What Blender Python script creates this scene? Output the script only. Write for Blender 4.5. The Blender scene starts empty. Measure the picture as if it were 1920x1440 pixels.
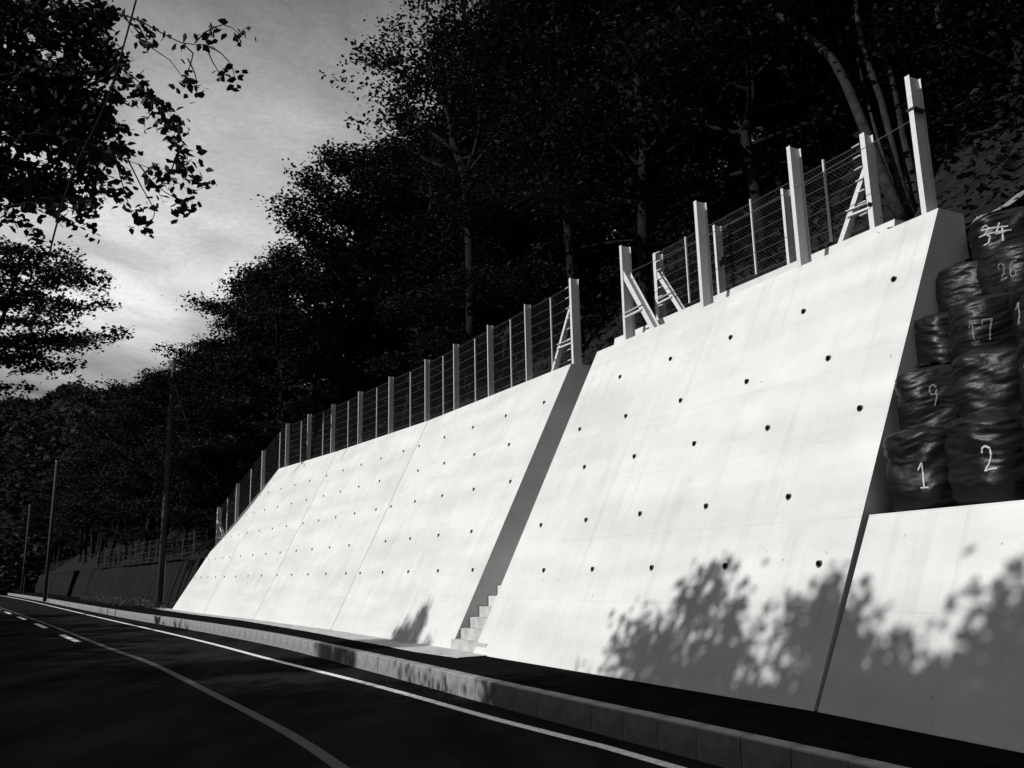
import bpy, bmesh, math, random
import numpy as np
from mathutils import Vector, Matrix
R = math.radians
scene = bpy.context.scene
C = scene.collection

# ------------------------------------------------------------------ camera
CAMZ = 1.75
PITCH = math.atan(352 / 1650.0); ROLL = math.atan(0.022)
F_ = Vector((0, math.cos(PITCH), math.sin(PITCH)))
U0 = Vector((0, -math.sin(PITCH), math.cos(PITCH))); R0 = Vector((1, 0, 0))
RT = R0 * math.cos(ROLL) - U0 * math.sin(ROLL)
UP = R0 * math.sin(ROLL) + U0 * math.cos(ROLL)
cd = bpy.data.cameras.new('camera'); cam = bpy.data.objects.new('camera', cd); C.objects.link(cam)
M = Matrix((RT, UP, -F_)).transposed().to_4x4(); M.translation = Vector((0, 0, CAMZ)); cam.matrix_world = M
cd.sensor_width = 36; cd.lens = 36 * 1650 / 1920.0; cd.clip_start = 0.05; cd.clip_end = 3000
scene.camera = cam

# ------------------------------------------------------------------ light
SUN_EL = R(33)
SH = Vector((-0.909, -0.417, 0)).normalized()           # horizontal direction towards the sun
TO_SUN = Vector((SH.x * math.cos(SUN_EL), SH.y * math.cos(SUN_EL), math.sin(SUN_EL)))
sd = bpy.data.lights.new('sun', 'SUN'); sd.energy = 5.0; sd.angle = R(0.45); sd.color = (1, 0.985, 0.96)
sun = bpy.data.objects.new('sun', sd); C.objects.link(sun)
sun.rotation_euler = TO_SUN.to_track_quat('Z', 'Y').to_euler(); sun.location = (-20, -10, 30)
world = bpy.data.worlds.new('World'); scene.world = world; world.use_nodes = True
wt = world.node_tree; wt.nodes.clear()
def wn(t, **k):
    n = wt.nodes.new(t)
    for a, b in k.items(): setattr(n, a, b)
    return n
def wl(a, b): wt.links.new(a, b)
sky = wn('ShaderNodeTexSky', sky_type='NISHITA'); sky.sun_disc = False
sky.sun_elevation = SUN_EL; sky.sun_rotation = math.atan2(SH.x, SH.y)
sep = wn('ShaderNodeSeparateColor'); wl(sky.outputs[0], sep.inputs[0])
tc = wn('ShaderNodeTexCoord'); sx = wn('ShaderNodeSeparateXYZ'); wl(tc.outputs['Generated'], sx.inputs[0])
zz = wn('ShaderNodeMath', operation='MAXIMUM'); wl(sx.outputs[2], zz.inputs[0]); zz.inputs[1].default_value = 0.04
dx = wn('ShaderNodeMath', operation='DIVIDE'); wl(sx.outputs[0], dx.inputs[0]); wl(zz.outputs[0], dx.inputs[1])
dy = wn('ShaderNodeMath', operation='DIVIDE'); wl(sx.outputs[1], dy.inputs[0]); wl(zz.outputs[0], dy.inputs[1])
cx = wn('ShaderNodeCombineXYZ'); wl(dx.outputs[0], cx.inputs[0]); wl(dy.outputs[0], cx.inputs[1])
mp = wn('ShaderNodeMapping'); wl(cx.outputs[0], mp.inputs[0]); mp.inputs['Rotation'].default_value = (0, 0, R(-28)); mp.inputs['Scale'].default_value = (1.5, 0.75, 1)
mp.inputs['Location'].default_value = (0.3, 0.1, 0)
nz = wn('ShaderNodeTexNoise'); wl(mp.outputs[0], nz.inputs['Vector']); nz.inputs['Scale'].default_value = 1.7; nz.inputs['Detail'].default_value = 7; nz.inputs['Roughness'].default_value = 0.52; nz.inputs['Distortion'].default_value = 0.5
cr = wn('ShaderNodeMapRange'); wl(nz.outputs[0], cr.inputs[0]); cr.inputs[1].default_value = 0.32; cr.inputs[2].default_value = 0.70; cr.inputs[3].default_value = 0.72; cr.inputs[4].default_value = 1.42
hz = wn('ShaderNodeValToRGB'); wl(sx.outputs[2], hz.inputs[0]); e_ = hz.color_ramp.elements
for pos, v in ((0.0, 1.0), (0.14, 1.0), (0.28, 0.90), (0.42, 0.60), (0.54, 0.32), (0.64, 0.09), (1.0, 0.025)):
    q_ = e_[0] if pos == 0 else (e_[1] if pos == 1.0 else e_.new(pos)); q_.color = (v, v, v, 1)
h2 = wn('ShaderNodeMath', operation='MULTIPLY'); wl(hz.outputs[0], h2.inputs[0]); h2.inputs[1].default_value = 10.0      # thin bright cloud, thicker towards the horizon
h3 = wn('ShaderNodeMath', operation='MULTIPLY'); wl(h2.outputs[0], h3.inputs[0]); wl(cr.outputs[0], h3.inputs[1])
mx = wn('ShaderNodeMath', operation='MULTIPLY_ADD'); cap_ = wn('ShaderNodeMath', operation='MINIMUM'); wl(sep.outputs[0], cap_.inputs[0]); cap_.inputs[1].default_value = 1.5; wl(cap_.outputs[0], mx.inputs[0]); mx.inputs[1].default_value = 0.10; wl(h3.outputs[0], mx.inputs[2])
nz2 = wn('ShaderNodeTexNoise'); wl(cx.outputs[0], nz2.inputs['Vector']); nz2.inputs['Scale'].default_value = 45; nz2.inputs['Detail'].default_value = 12; nz2.inputs['Roughness'].default_value = 0.85
m2 = wn('ShaderNodeMapRange'); wl(nz2.outputs[0], m2.inputs[0]); m2.inputs[1].default_value = 0.3; m2.inputs[2].default_value = 0.7; m2.inputs[3].default_value = 0.80; m2.inputs[4].default_value = 1.20   # fine mackerel mottling
m3 = wn('ShaderNodeMath', operation='MULTIPLY'); wl(mx.outputs[0], m3.inputs[0]); wl(m2.outputs[0], m3.inputs[1]); mx = m3
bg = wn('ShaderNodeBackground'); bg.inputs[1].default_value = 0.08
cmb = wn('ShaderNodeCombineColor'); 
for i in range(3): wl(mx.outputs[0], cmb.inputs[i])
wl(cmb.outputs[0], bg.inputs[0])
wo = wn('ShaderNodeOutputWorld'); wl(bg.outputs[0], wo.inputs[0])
vs = scene.view_settings
scene.display_settings.display_device = 'sRGB'
vs.view_transform = 'Standard'; vs.look = 'None'; vs.gamma = 1; vs.exposure = 0.0; vs.use_curve_mapping = False

# ------------------------------------------------------------------ materials (the photograph is black and white: all greys)
def mat(name, base=0.3, var=0.25, scale=2.0, rough=0.9, bump=0.0, bscale=30, spec=0.3, metal=0.0, streak=None):
    m = bpy.data.materials.new(name); m.use_nodes = True; nt = m.node_tree; N = nt.nodes; L = nt.links
    b = N['Principled BSDF']; b.inputs['Roughness'].default_value = rough; b.inputs['Metallic'].default_value = metal
    b.inputs['Specular IOR Level'].default_value = spec
    t = N.new('ShaderNodeTexCoord'); n = N.new('ShaderNodeTexNoise'); n.inputs['Scale'].default_value = scale; n.inputs['Detail'].default_value = 6; n.inputs['Roughness'].default_value = 0.6
    src = t.outputs['Object']
    if streak:
        mpn = N.new('ShaderNodeMapping'); mpn.inputs['Scale'].default_value = streak; L.new(src, mpn.inputs[0]); src = mpn.outputs[0]
    L.new(src, n.inputs['Vector'])
    r = N.new('ShaderNodeMapRange'); L.new(n.outputs[0], r.inputs[0]); r.inputs[1].default_value = 0.3; r.inputs[2].default_value = 0.7
    r.inputs[3].default_value = base * (1 - var); r.inputs[4].default_value = base * (1 + var)
    c = N.new('ShaderNodeCombineColor')
    for i in range(3): L.new(r.outputs[0], c.inputs[i])
    L.new(c.outputs[0], b.inputs['Base Color'])
    if bump:
        n2 = N.new('ShaderNodeTexNoise'); n2.inputs['Scale'].default_value = bscale; n2.inputs['Detail'].default_value = 5; L.new(t.outputs['Object'], n2.inputs['Vector'])
        bp = N.new('ShaderNodeBump'); bp.inputs['Strength'].default_value = bump; bp.inputs['Distance'].default_value = 0.02
        L.new(n2.outputs[0], bp.inputs['Height']); L.new(bp.outputs[0], b.inputs['Normal'])
    return m

def concrete_mat():
    m = bpy.data.materials.new('fair_faced_concrete'); m.use_nodes = True; nt = m.node_tree; N = nt.nodes; L = nt.links
    b = N['Principled BSDF']; b.inputs['Roughness'].default_value = 0.85; b.inputs['Specular IOR Level'].default_value = 0.2
    uv = N.new('ShaderNodeUVMap')
    def noise(sc, mapping, det=6, rg=0.6, dist=0.0):
        mpn = N.new('ShaderNodeMapping'); mpn.inputs['Scale'].default_value = mapping; L.new(uv.outputs[0], mpn.inputs[0])
        n = N.new('ShaderNodeTexNoise'); n.inputs['Scale'].default_value = sc; n.inputs['Detail'].default_value = det; n.inputs['Roughness'].default_value = rg; n.inputs['Distortion'].default_value = dist
        L.new(mpn.outputs[0], n.inputs['Vector']); return n.outputs[0]
    def mr(x, a, c, lo, hi):
        r = N.new('ShaderNodeMapRange'); L.new(x, r.inputs[0]); r.inputs[1].default_value = a; r.inputs[2].default_value = c; r.inputs[3].default_value = lo; r.inputs[4].default_value = hi; return r.outputs[0]
    def mul(a, c):
        q = N.new('ShaderNodeMath'); q.operation = 'MULTIPLY'
        for i, v in enumerate((a, c)):
            if isinstance(v, (int, float)): q.inputs[i].default_value = v
            else: L.new(v, q.inputs[i])
        return q.outputs[0]
    bands = mr(noise(1.0, (0.22, 1.7, 1), 4, 0.5, 0.3), 0.35, 0.65, 0.89, 1.03)       # pour layers
    cloud = mr(noise(1.6, (1, 1, 1)), 0.3, 0.7, 0.94, 1.04)
    fine = mr(noise(60, (1, 1, 1), 3), 0.25, 0.75, 0.92, 1.06)
    run = mr(noise(1.0, (5.0, 0.25, 1), 4), 0.32, 0.46, 0.92, 1.0)                  # runs down the slope
    spot = mr(noise(9, (1, 1, 1), 2), 0.24, 0.29, 0.6, 1.0)
    v = mul(mul(mul(mul(mul(bands, cloud), fine), run), spot), 0.52)
    wear = mr(noise(0.55, (1, 1, 1), 8, 0.72), 0.30, 0.52, 0.90, 1.0)
    pin = mr(noise(34, (1, 1, 1), 2), 0.21, 0.25, 0.45, 1.0)
    v = mul(mul(v, wear), pin)
    # formwork sheets: faint joints
    br = N.new('ShaderNodeTexBrick'); L.new(uv.outputs[0], br.inputs['Vector']); br.inputs['Scale'].default_value = 1.0
    br.inputs['Brick Width'].default_value = 2.4; br.inputs['Row Height'].default_value = 0.985; br.inputs['Mortar Size'].default_value = 0.006; br.inputs['Mortar Smooth'].default_value = 0.3
    br.inputs['Color1'].default_value = (1, 1, 1, 1); br.inputs['Color2'].default_value = (0.98, 0.98, 0.98, 1); br.inputs['Mortar'].default_value = (0.90, 0.90, 0.90, 1)
    sb = N.new('ShaderNodeSeparateColor'); L.new(br.outputs[0], sb.inputs[0]); v = mul(v, sb.outputs[0])
    c = N.new('ShaderNodeCombineColor')
    for i in range(3): L.new(v, c.inputs[i])
    L.new(c.outputs[0], b.inputs['Base Color'])
    bp = N.new('ShaderNodeBump'); bp.inputs['Strength'].default_value = 0.25; bp.inputs['Distance'].default_value = 0.006
    L.new(fine, bp.inputs['Height']); L.new(bp.outputs[0], b.inputs['Normal'])
    return m

def leaf_mat(name, lo, hi, trans=0.15, rough=0.6):
    m = bpy.data.materials.new(name); m.use_nodes = True; nt = m.node_tree; N = nt.nodes; L = nt.links
    b = N['Principled BSDF']; b.inputs['Roughness'].default_value = rough; b.inputs['Specular IOR Level'].default_value = 0.08
    g = N.new('ShaderNodeNewGeometry'); oi = N.new('ShaderNodeObjectInfo')
    t = N.new('ShaderNodeTexCoord'); n = N.new('ShaderNodeTexNoise'); n.inputs['Scale'].default_value = 0.7; L.new(t.outputs['Object'], n.inputs['Vector'])
    ad = N.new('ShaderNodeMath'); ad.operation = 'ADD'; L.new(g.outputs['Random Per Island'], ad.inputs[0]); L.new(oi.outputs['Random'], ad.inputs[1])
    ad2 = N.new('ShaderNodeMath'); ad2.operation = 'MULTIPLY_ADD'; L.new(n.outputs[0], ad2.inputs[0]); ad2.inputs[1].default_value = 2.0; L.new(ad.outputs[0], ad2.inputs[2])
    r = N.new('ShaderNodeMapRange'); L.new(ad2.outputs[0], r.inputs[0]); r.inputs[1].default_value = 0.7; r.inputs[2].default_value = 3.3; r.inputs[3].default_value = lo; r.inputs[4].default_value = hi
    c = N.new('ShaderNodeCombineColor')
    for i in range(3): L.new(r.outputs[0], c.inputs[i])
    L.new(c.outputs[0], b.inputs['Base Color'])
    tr = N.new('ShaderNodeBsdfTranslucent'); L.new(c.outputs[0], tr.inputs[0])
    mxs = N.new('ShaderNodeMixShader'); mxs.inputs[0].default_value = trans; L.new(b.outputs[0], mxs.inputs[1]); L.new(tr.outputs[0], mxs.inputs[2])
    L.new(mxs.outputs[0], N['Material Output'].inputs[0])
    return m

MC = concrete_mat()
M_PIPE = mat('plastic_drain_pipe', 0.10, 0.2, 8, 0.6)
M_ASPH = mat('worn_asphalt', 0.013, 0.6, 0.9, 0.95, 0.5, 120, 0.0, streak=(1, 0.35, 1))
M_WALK = mat('fresh_black_asphalt', 0.007, 0.35, 3, 1.0, 0.6, 120, 0.0)
M_KERB = mat('kerb_concrete', 0.19, 0.45, 3.0, 0.9, 0.4, 60)
M_APRON = mat('apron_concrete', 0.36, 0.3, 4, 0.9, 0.4, 60)
M_PAINT = mat('white_road_paint', 0.60, 0.35, 14, 0.85)
M_PAINT_SHADED = mat('shaded_road_paint', 0.045, 0.4, 14, 0.85)  # the white line paint again, with shade put into its colour
M_SOIL = mat('dark_soil', 0.011, 0.5, 2, 1.0, 0.8, 12, 0.05)
M_GALV = mat('galvanised_steel', 0.48, 0.12, 20, 0.6, 0, spec=0.4, metal=0.0)
M_WIRE = mat('galvanised_wire', 0.06, 0.1, 20, 0.5, 0, spec=0.4)
M_BARK = mat('grey_bark', 0.009, 0.4, 8, 0.95, 0.7, 20, 0.1)
M_BARKP = mat('pale_bark', 0.018, 0.5, 7, 0.95, 0.7, 20, 0.1)
M_OLD = mat('mossy_old_concrete', 0.006, 0.55, 1.2, 0.95, 0.4, 20, 0.1, streak=(1.4, 1.4, 0.3))
M_POLE = mat('utility_pole_concrete', 0.032, 0.25, 5, 0.9, streak=(1, 1, 0.2))
M_BLACK = mat('glossy_black_sheeting', 0.005, 0.3, 6, 0.42, 0.25, 16, 0.2, streak=(1, 1, 4))
M_SCRIPT = mat('white_marker_paint', 0.40, 0.35, 30, 0.7)
M_TAG = mat('white_paper_tag', 0.8, 0.05, 10, 0.7)
M_LEAF = leaf_mat('dark_hill_foliage', 0.005, 0.016)
M_LEAFB = leaf_mat('dusky_near_foliage', 0.005, 0.018, 0.12)
M_TARP = mat('silver_ground_sheet', 0.16, 0.5, 6, 0.5, 0.5, 10)

# ------------------------------------------------------------------ helpers
def tag(o, label=None, cat=None, group=None, kind=None):
    if label: o['label'] = label
    if cat: o['category'] = cat
    if group: o['group'] = group
    if kind: o['kind'] = kind
    return o
def link(o, parent=None):
    C.objects.link(o)
    if parent is not None: o.parent = parent
    return o
def empty(name, loc=(0, 0, 0), rz=0):
    o = bpy.data.objects.new(name, None); o.empty_display_size = 0.2; o.location = loc; o.rotation_euler = (0, 0, rz); return link(o)
def mesh(name, verts, faces, m, uvs=None, smooth=False):
    me = bpy.data.meshes.new(name); me.from_pydata([tuple(v) for v in verts], [], faces)
    if m: me.materials.append(m)
    if uvs is not None:
        l = me.uv_layers.new(name='UVMap'); idx = np.empty(len(me.loops), dtype=np.int32); me.loops.foreach_get('vertex_index', idx)
        l.data.foreach_set('uv', np.asarray(uvs, dtype=np.float32)[idx].ravel())
    if smooth: me.shade_smooth()
    me.update(); return me
def obj(name, me, parent=None, loc=(0, 0, 0), rot=(0, 0, 0)):
    o = bpy.data.objects.new(name, me); o.location = loc; o.rotation_euler = rot; return link(o, parent)
class MB:
    def __init__(s): s.v = []; s.f = []
    def add(s, vs, fs):
        b = len(s.v); s.v += [tuple(v) for v in vs]; s.f += [tuple(i + b for i in f) for f in fs]
    def box(s, c, d, Mx=None):
        c = Vector(c); vs = [Vector((x * d[0] / 2, y * d[1] / 2, z * d[2] / 2)) for x in (-1, 1) for y in (-1, 1) for z in (-1, 1)]
        if Mx: vs = [Mx @ v for v in vs]
        s.add([v + c for v in vs], [(0, 1, 3, 2), (4, 6, 7, 5), (0, 4, 5, 1), (2, 3, 7, 6), (0, 2, 6, 4), (1, 5, 7, 3)])
    def tube(s, pts, rad, n=6, cap=True):
        pts = [Vector(p) for p in pts]; k = len(pts)
        if not hasattr(rad, '__len__'): rad = [rad] * k
        rings = []; vs = []
        t0 = (pts[1] - pts[0]).normalized(); a = t0.orthogonal().normalized()
        for i, p in enumerate(pts):
            t = (pts[min(i + 1, k - 1)] - pts[max(i - 1, 0)]).normalized()
            a = (a - t * a.dot(t)); a = a.normalized() if a.length > 1e-6 else t.orthogonal().normalized(); b = t.cross(a)
            for j in range(n):
                q = 2 * math.pi * j / n; vs.append(p + (a * math.cos(q) + b * math.sin(q)) * rad[i])
        fs = [(i * n + j, i * n + (j + 1) % n, (i + 1) * n + (j + 1) % n, (i + 1) * n + j) for i in range(k - 1) for j in range(n)]
        if cap: fs += [tuple(range(n))[::-1], tuple(range((k - 1) * n, k * n))]
        s.add(vs, fs)
    def me(s, name, m, smooth=False): return mesh(name, s.v, s.f, m, smooth=smooth)
def cr_spline(pts, step):
    P = [Vector((*p, 0)) if len(p) == 2 else Vector(p) for p in pts]; P = [P[0] * 2 - P[1]] + P + [P[-1] * 2 - P[-2]]; out = []
    for i in range(1, len(P) - 2):
        n = max(1, int((P[i + 1] - P[i]).length / step))
        for k in range(n):
            t = k / n; a, b, c, d = P[i - 1], P[i], P[i + 1], P[i + 2]
            out.append(0.5 * ((2 * b) + (c - a) * t + (2 * a - 5 * b + 4 * c - d) * t * t + (3 * b - a - 3 * c + d) * t ** 3))
    out.append(P[-2]); return out
def resample(pl, step):
    out = [pl[0].copy()]; acc = 0
    for a, b in zip(pl, pl[1:]):
        L = (b - a).length; d = step - acc
        while d <= L: out.append(a.lerp(b, d / L)); d += step
        acc = (acc + L) % step
    return out
def norms(pl):       # horizontal normals pointing away from the road (right of the view)
    out = []
    for i in range(len(pl)):
        t = pl[min(i + 1, len(pl) - 1)] - pl[max(i - 1, 0)]; n = Vector((t.y, -t.x, 0)).normalized(); out.append(n)
    return out
def ribbon(name, pl, a, b, za, zb, m, a2=None, b2=None):
    ns = norms(pl); vs = []; k = len(pl)
    for i, (p, n) in enumerate(zip(pl, ns)): vs += [(*(p + n * a).xy, za), (*(p + n * b).xy, zb)]
    return mesh(name, vs, [(2 * i, 2 * i + 1, 2 * i + 3, 2 * i + 2) for i in range(k - 1)], m)
def rayd(px, py): return (F_ + RT * ((px - 960) / 1650.0) - UP * ((py - 720) / 1650.0))
def at(px, py, depth):
    d = rayd(px, py); return Vector((0, 0, CAMZ)) + d * (depth / d.y)
def project(p):
    q = Vector(p) - Vector((0, 0, CAMZ)); w = q.dot(F_)
    return 960 + 1650 * q.dot(RT) / w, 720 - 1650 * q.dot(UP) / w, w

# ------------------------------------------------------------------ ground, road, kerb
ground = obj('ground', mesh('ground', [(-1500, -600, -0.06), (1500, -600, -0.06), (1500, 2500, -0.06), (-1500, 2500, -0.06)], [(0, 1, 2, 3)], M_SOIL)); tag(ground, kind='structure')
KP = [(12.5, -12), (9.2, -6), (5.6, 1.2), (3.5, 5.15), (1.74, 8.55), (0.91, 10.1), (-0.28, 12.32), (-2.66, 16.9), (-6.4, 23.8), (-11.8, 32.5), (-21.1, 47.0), (-51.6, 96), (-86, 150), (-150, 250)]
kerb_line = cr_spline(KP, 1.0)      # runs away from the viewer; normal (t.y,-t.x) points right = away from the road
road = obj('road', ribbon('road', kerb_line, -11.5, 0.02, 0.0, 0.0, M_ASPH)); tag(road, kind='structure')
# pavement between the kerb and the walls
WB = [(9.6, -8), (6.6, 0.5), (3.85, 7.18), (2.92, 9.58), (-0.83, 16.74), (-1.30, 17.76), (-5.07, 24.73), (-9.26, 31.88), (-13.21, 38.13), (-16.87, 44.3), (-22, 53.5), (-51, 100), (-86, 154)]
WBv = [Vector((*p, 0)) for p in WB]
kk = [p for p in kerb_line if p.y < 150]
def near_on(pl, p):
    best = None
    for a, b in zip(pl, pl[1:]):
        d = b - a; t = max(0, min(1, (p - a).dot(d) / d.length_squared)); q = a + d * t; e = (q - p).length
        if best is None or e < best[0]: best = (e, q)
    return best[1]
vs = []; kn = norms(kk)
for p, n in zip(kk, kn):
    q = near_on(WBv, p); q = q + (q - p).normalized() * 0.25
    a = p + n * 0.17; mid = a.lerp(q, 0.55)
    vs += [(a.x, a.y, 0.292), (mid.x, mid.y, 0.30), (q.x, q.y, 0.30)]
fs = []
for i in range(len(kk) - 1): fs += [(3 * i, 3 * i + 1, 3 * i + 4, 3 * i + 3), (3 * i + 1, 3 * i + 2, 3 * i + 5, 3 * i + 4)]
pav = obj('pavement', mesh('pavement', vs, fs, M_WALK)); tag(pav, kind='structure')
# concrete apron strip along the foot of the far wall
AP = [Vector((*p, 0)) for p in [(-0.55, 16.2), (-1.30, 17.76), (-5.07, 24.73), (-9.26, 31.88), (-13.21, 38.13), (-16.87, 44.3), (-18.6, 47.4)]]
apn = norms(AP); vs = []; wd = [0.55, 0.75, 0.62, 0.42, 0.42, 0.42, 0.42]
for p, n, w_ in zip(AP, apn, wd): vs += [(*(p - n * w_).xy, 0.302), (*(p - n * w_).xy, 0.312), (*(p + n * 0.1).xy, 0.316)]
fs = []
for i in range(len(AP) - 1):
    if i == 0: pass
    fs += [(3 * i, 3 * i + 3, 3 * i + 4, 3 * i + 1), (3 * i + 1, 3 * i + 4, 3 * i + 5, 3 * i + 2)]
tag(obj('pavement_apron', mesh('pavement_apron', vs, fs, M_APRON)), kind='structure')

kerb = empty('kerb', (1.74, 8.55, 0)); tag(kerb, 'pale concrete kerb of short blocks curving along the road edge', 'kerb')
kl = resample([p for p in kerb_line], 0.6)
BL = 0.590
prof = [(0.0, 0.0), (0.0, 0.285), (0.012, 0.298), (0.165, 0.302), (0.178, 0.29), (0.178, 0.0)]
def kerb_block(seed):
    rnd = random.Random(seed); vs = []
    for s_ in (-BL / 2, -BL / 2 + 0.008, BL / 2 - 0.008, BL / 2):
        e = 0.006 if abs(s_) > BL / 2 - 0.001 else 0
        vs += [(s_, x + (e if i < 3 else -e) + rnd.uniform(-.001, .001), z - (e if z > 0.1 else 0)) for i, (x, z) in enumerate(prof)]
    n = 6; fs = [(i * n + j, i * n + (j + 1) % n, (i + 1) * n + (j + 1) % n, (i + 1) * n + j) for i in range(3) for j in range(n)]
    fs += [tuple(range(n))[::-1], tuple(range(18, 24))]
    return mesh('kerb_block', vs, fs, M_KERB)
kmeshes = [kerb_block(i) for i in range(4)]
rnd = random.Random(3); farmb = MB(); cnt = 0
for a, b in zip(kl, kl[1:]):
    c = (a + b) / 2; ang = math.atan2((b - a).y, (b - a).x)
    if c.y < -3: continue
    ex, ey = Vector((math.cos(ang), math.sin(ang), 0)), Vector((math.sin(ang), -math.cos(ang), 0))
    if c.y < 60:
        o = obj('kerb_block', kmeshes[cnt % 4], kerb); cnt += 1
        o.matrix_basis = Matrix.Translation(c - kerb.location + Vector((rnd.uniform(-.004, .004), 0, 0))) @ Matrix(((ex.x, ey.x, 0), (ex.y, ey.y, 0), (0, 0, 1))).to_4x4() 
    elif c.y < 200:
        farmb.add([tuple(c + ex * v.co.x + ey * v.co.y + Vector((0, 0, v.co.z)) - kerb.location) for v in kmeshes[0].vertices], [tuple(p.vertices) for p in kmeshes[0].polygons])
o = obj('far_kerb_blocks', farmb.me('far_kerb_blocks', M_KERB), kerb); tag(o, kind='stuff')

# painted lines
EP = [(9.5, -8), (5.3, 0.6), (2.9, 5.2), (1.4, 8.43), (0.84, 9.48), (-0.26, 11.26), (-2.35, 14.95), (-5.33, 19.85), (-10.2, 28.0), (-21.4, 45.9), (-52.2, 95.3), (-88, 151)]
tag(obj('road_edge_line', ribbon('road_edge_line', cr_spline(EP, 1.0), -0.07, 0.07, 0.004, 0.004, M_PAINT)), kind='structure')
CP = [(6.5, -8), (2.3, 1), (0.2, 5.0), (-1.67, 8.74), (-2.67, 10.70), (-4.85, 14.5), (-7.9, 19.7), (-10.95, 24.4), (-17.1, 34.1), (-23.9, 44.7), (-38.9, 67.8), (-57.5, 96), (-91, 150)]
cl = cr_spline(CP, 1.0)
tag(obj('road_centre_line', ribbon('road_centre_line', cl, -0.07, 0.07, 0.004, 0.004, M_PAINT_SHADED)), kind='structure')
dmb = MB(); cl2 = resample(cl, 0.5); cn = norms(cl2)
for i in range(len(cl2) - 11):
    if cl2[i].y < 22.5: continue
    if (i % 20) < 9:
        a, b = cl2[i], cl2[i + 1]
        dmb.add([(*(a - cn[i] * 0.45).xy, 0.005), (*(a - cn[i] * 0.27).xy, 0.005), (*(b - cn[i + 1] * 0.27).xy, 0.005), (*(b - cn[i + 1] * 0.45).xy, 0.005)], [(0, 1, 2, 3)])
tag(obj('road_dash_marks', dmb.me('road_dash_marks', M_PAINT)), kind='structure')

# ------------------------------------------------------------------ retaining walls
def panel_mesh(A, B, NA, NB, hA, hB, holes, th=0.5, gap=0.014, rh=0.045, name='wall_panel'):
    """front face A->B (plan), leaning back 1:0.5, tops hA,hB; holes [(u,v)]; A is the far end"""
    A = Vector((*A, 0)); B = Vector((*B, 0)); L = (B - A).length; NA = Vector((*NA, 0)); NB = Vector((*NB, 0)); Z0 = 0.30
    def P(u, v, q=0.0):
        t = u / L; n = NA.lerp(NB, t); return A.lerp(B, t) + n * (0.5 * v + q) + Vector((0, 0, Z0 + v))
    hol = [(u, v) for u, v in holes if 0.15 < u < L - 0.15 and v < hA + (hB - hA) * u / L - 0.3]
    c = 0.13
    us = sorted(set([gap, L - gap] + [round(u + d, 4) for u, v in hol for d in (-c, c)]))
    vsn = sorted(set([0.0] + [round(v + d, 4) for u, v in hol for d in (-c, c)]))
    vs = []; uvs = []; fs = []; idx = {}
    def V(u, v, q=0.0, key=True):
        k = (round(u, 4), round(v, 4), round(q, 4))
        if k not in idx: idx[k] = len(vs); vs.append(P(u, v, q)); uvs.append((u + A.y * 0.37, v + q))
        return idx[k]
    H = lambda u: hA + (hB - hA) * u / L
    hs = {}
    for u, v in hol: hs[(round(u - c, 4), round(v - c, 4))] = (u, v)
    # rows: only ones below the lower top
    hm = min(hA, hB) - 0.01
    vsn = [v for v in vsn if v < hm]
    for i in range(len(us) - 1):
        u0, u1 = us[i], us[i + 1]
        for j in range(len(vsn)):
            v0 = vsn[j]
            last = j == len(vsn) - 1
            if last:
                fs.append((V(u0, v0), V(u1, v0), V(u1, H(u1)), V(u0, H(u0)))); continue
            v1 = vsn[j + 1]
            if (u0, v0) in hs and abs(u1 - u0 - 2 * c) < 1e-3:
                hu, hv = hs[(u0, v0)]; corners = [V(u0, v0), V(u1, v0), V(u1, v1), V(u0, v1)]; n = 12; ring = []; deep = []
                for k in range(n):
                    q = -3 * math.pi / 4 + 2 * math.pi * k / n
                    ring.append(V(hu + rh * math.cos(q), hv + rh * math.sin(q) / 1.0)); deep.append(V(hu + rh * math.cos(q), hv + rh * math.sin(q), 0.3))
                for s_ in range(4):
                    a = corners[s_]; b = corners[(s_ + 1) % 4]; r = [ring[(s_ * 3 + k) % n] for k in range(4)]
                    fs.append((a, b, r[3], r[2])) ; fs.append((a, r[2], r[1], r[0]))
                for k in range(n): fs.append((ring[k], ring[(k + 1) % n], deep[(k + 1) % n], deep[k]))
                fs.append(tuple(deep))
            else: fs.append((V(u0, v0), V(u1, v0), V(u1, v1), V(u0, v1)))
    # top, back and the two ends (own vertices, sharing positions is fine)
    e0, e1 = us[0], us[-1]
    def W(u, v, q, uvp): vs.append(P(u, v, q)); uvs.append(uvp); return len(vs) - 1
    def quad(*k): fs.append(tuple(k))
    top = [W(e0, H(e0), 0, (0, 0)), W(e1, H(e1), 0, (L, 0)), W(e1, H(e1), th, (L, th)), W(e0, H(e0), th, (0, th))]; quad(*top)
    # ends: polygon front-bottom, front-top, back-top, back-bottom (vertical back)
    for e, sgn in ((e0, 1), (e1, -1)):
        h = H(e); a = W(e, 0, 0, (0, 0)); b = W(e, h, 0, (0.5 * h, h)); c2 = W(e, h, th, (0.5 * h + th, h)); d = W(e, 0, th + 0.5 * h, (0.5 * h + th, 0))
        quad(*( (a, b, c2, d) if sgn > 0 else (a, d, c2, b)))
    quad(W(e1, 0, th + 0.5 * H(e1), (0, 0)), W(e0, 0, th + 0.5 * H(e0), (L, 0)), W(e0, H(e0), th, (L, 6)), W(e1, H(e1), th, (0, 6)))
    return mesh(name, vs, fs, MC, uvs), P, hol
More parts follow.
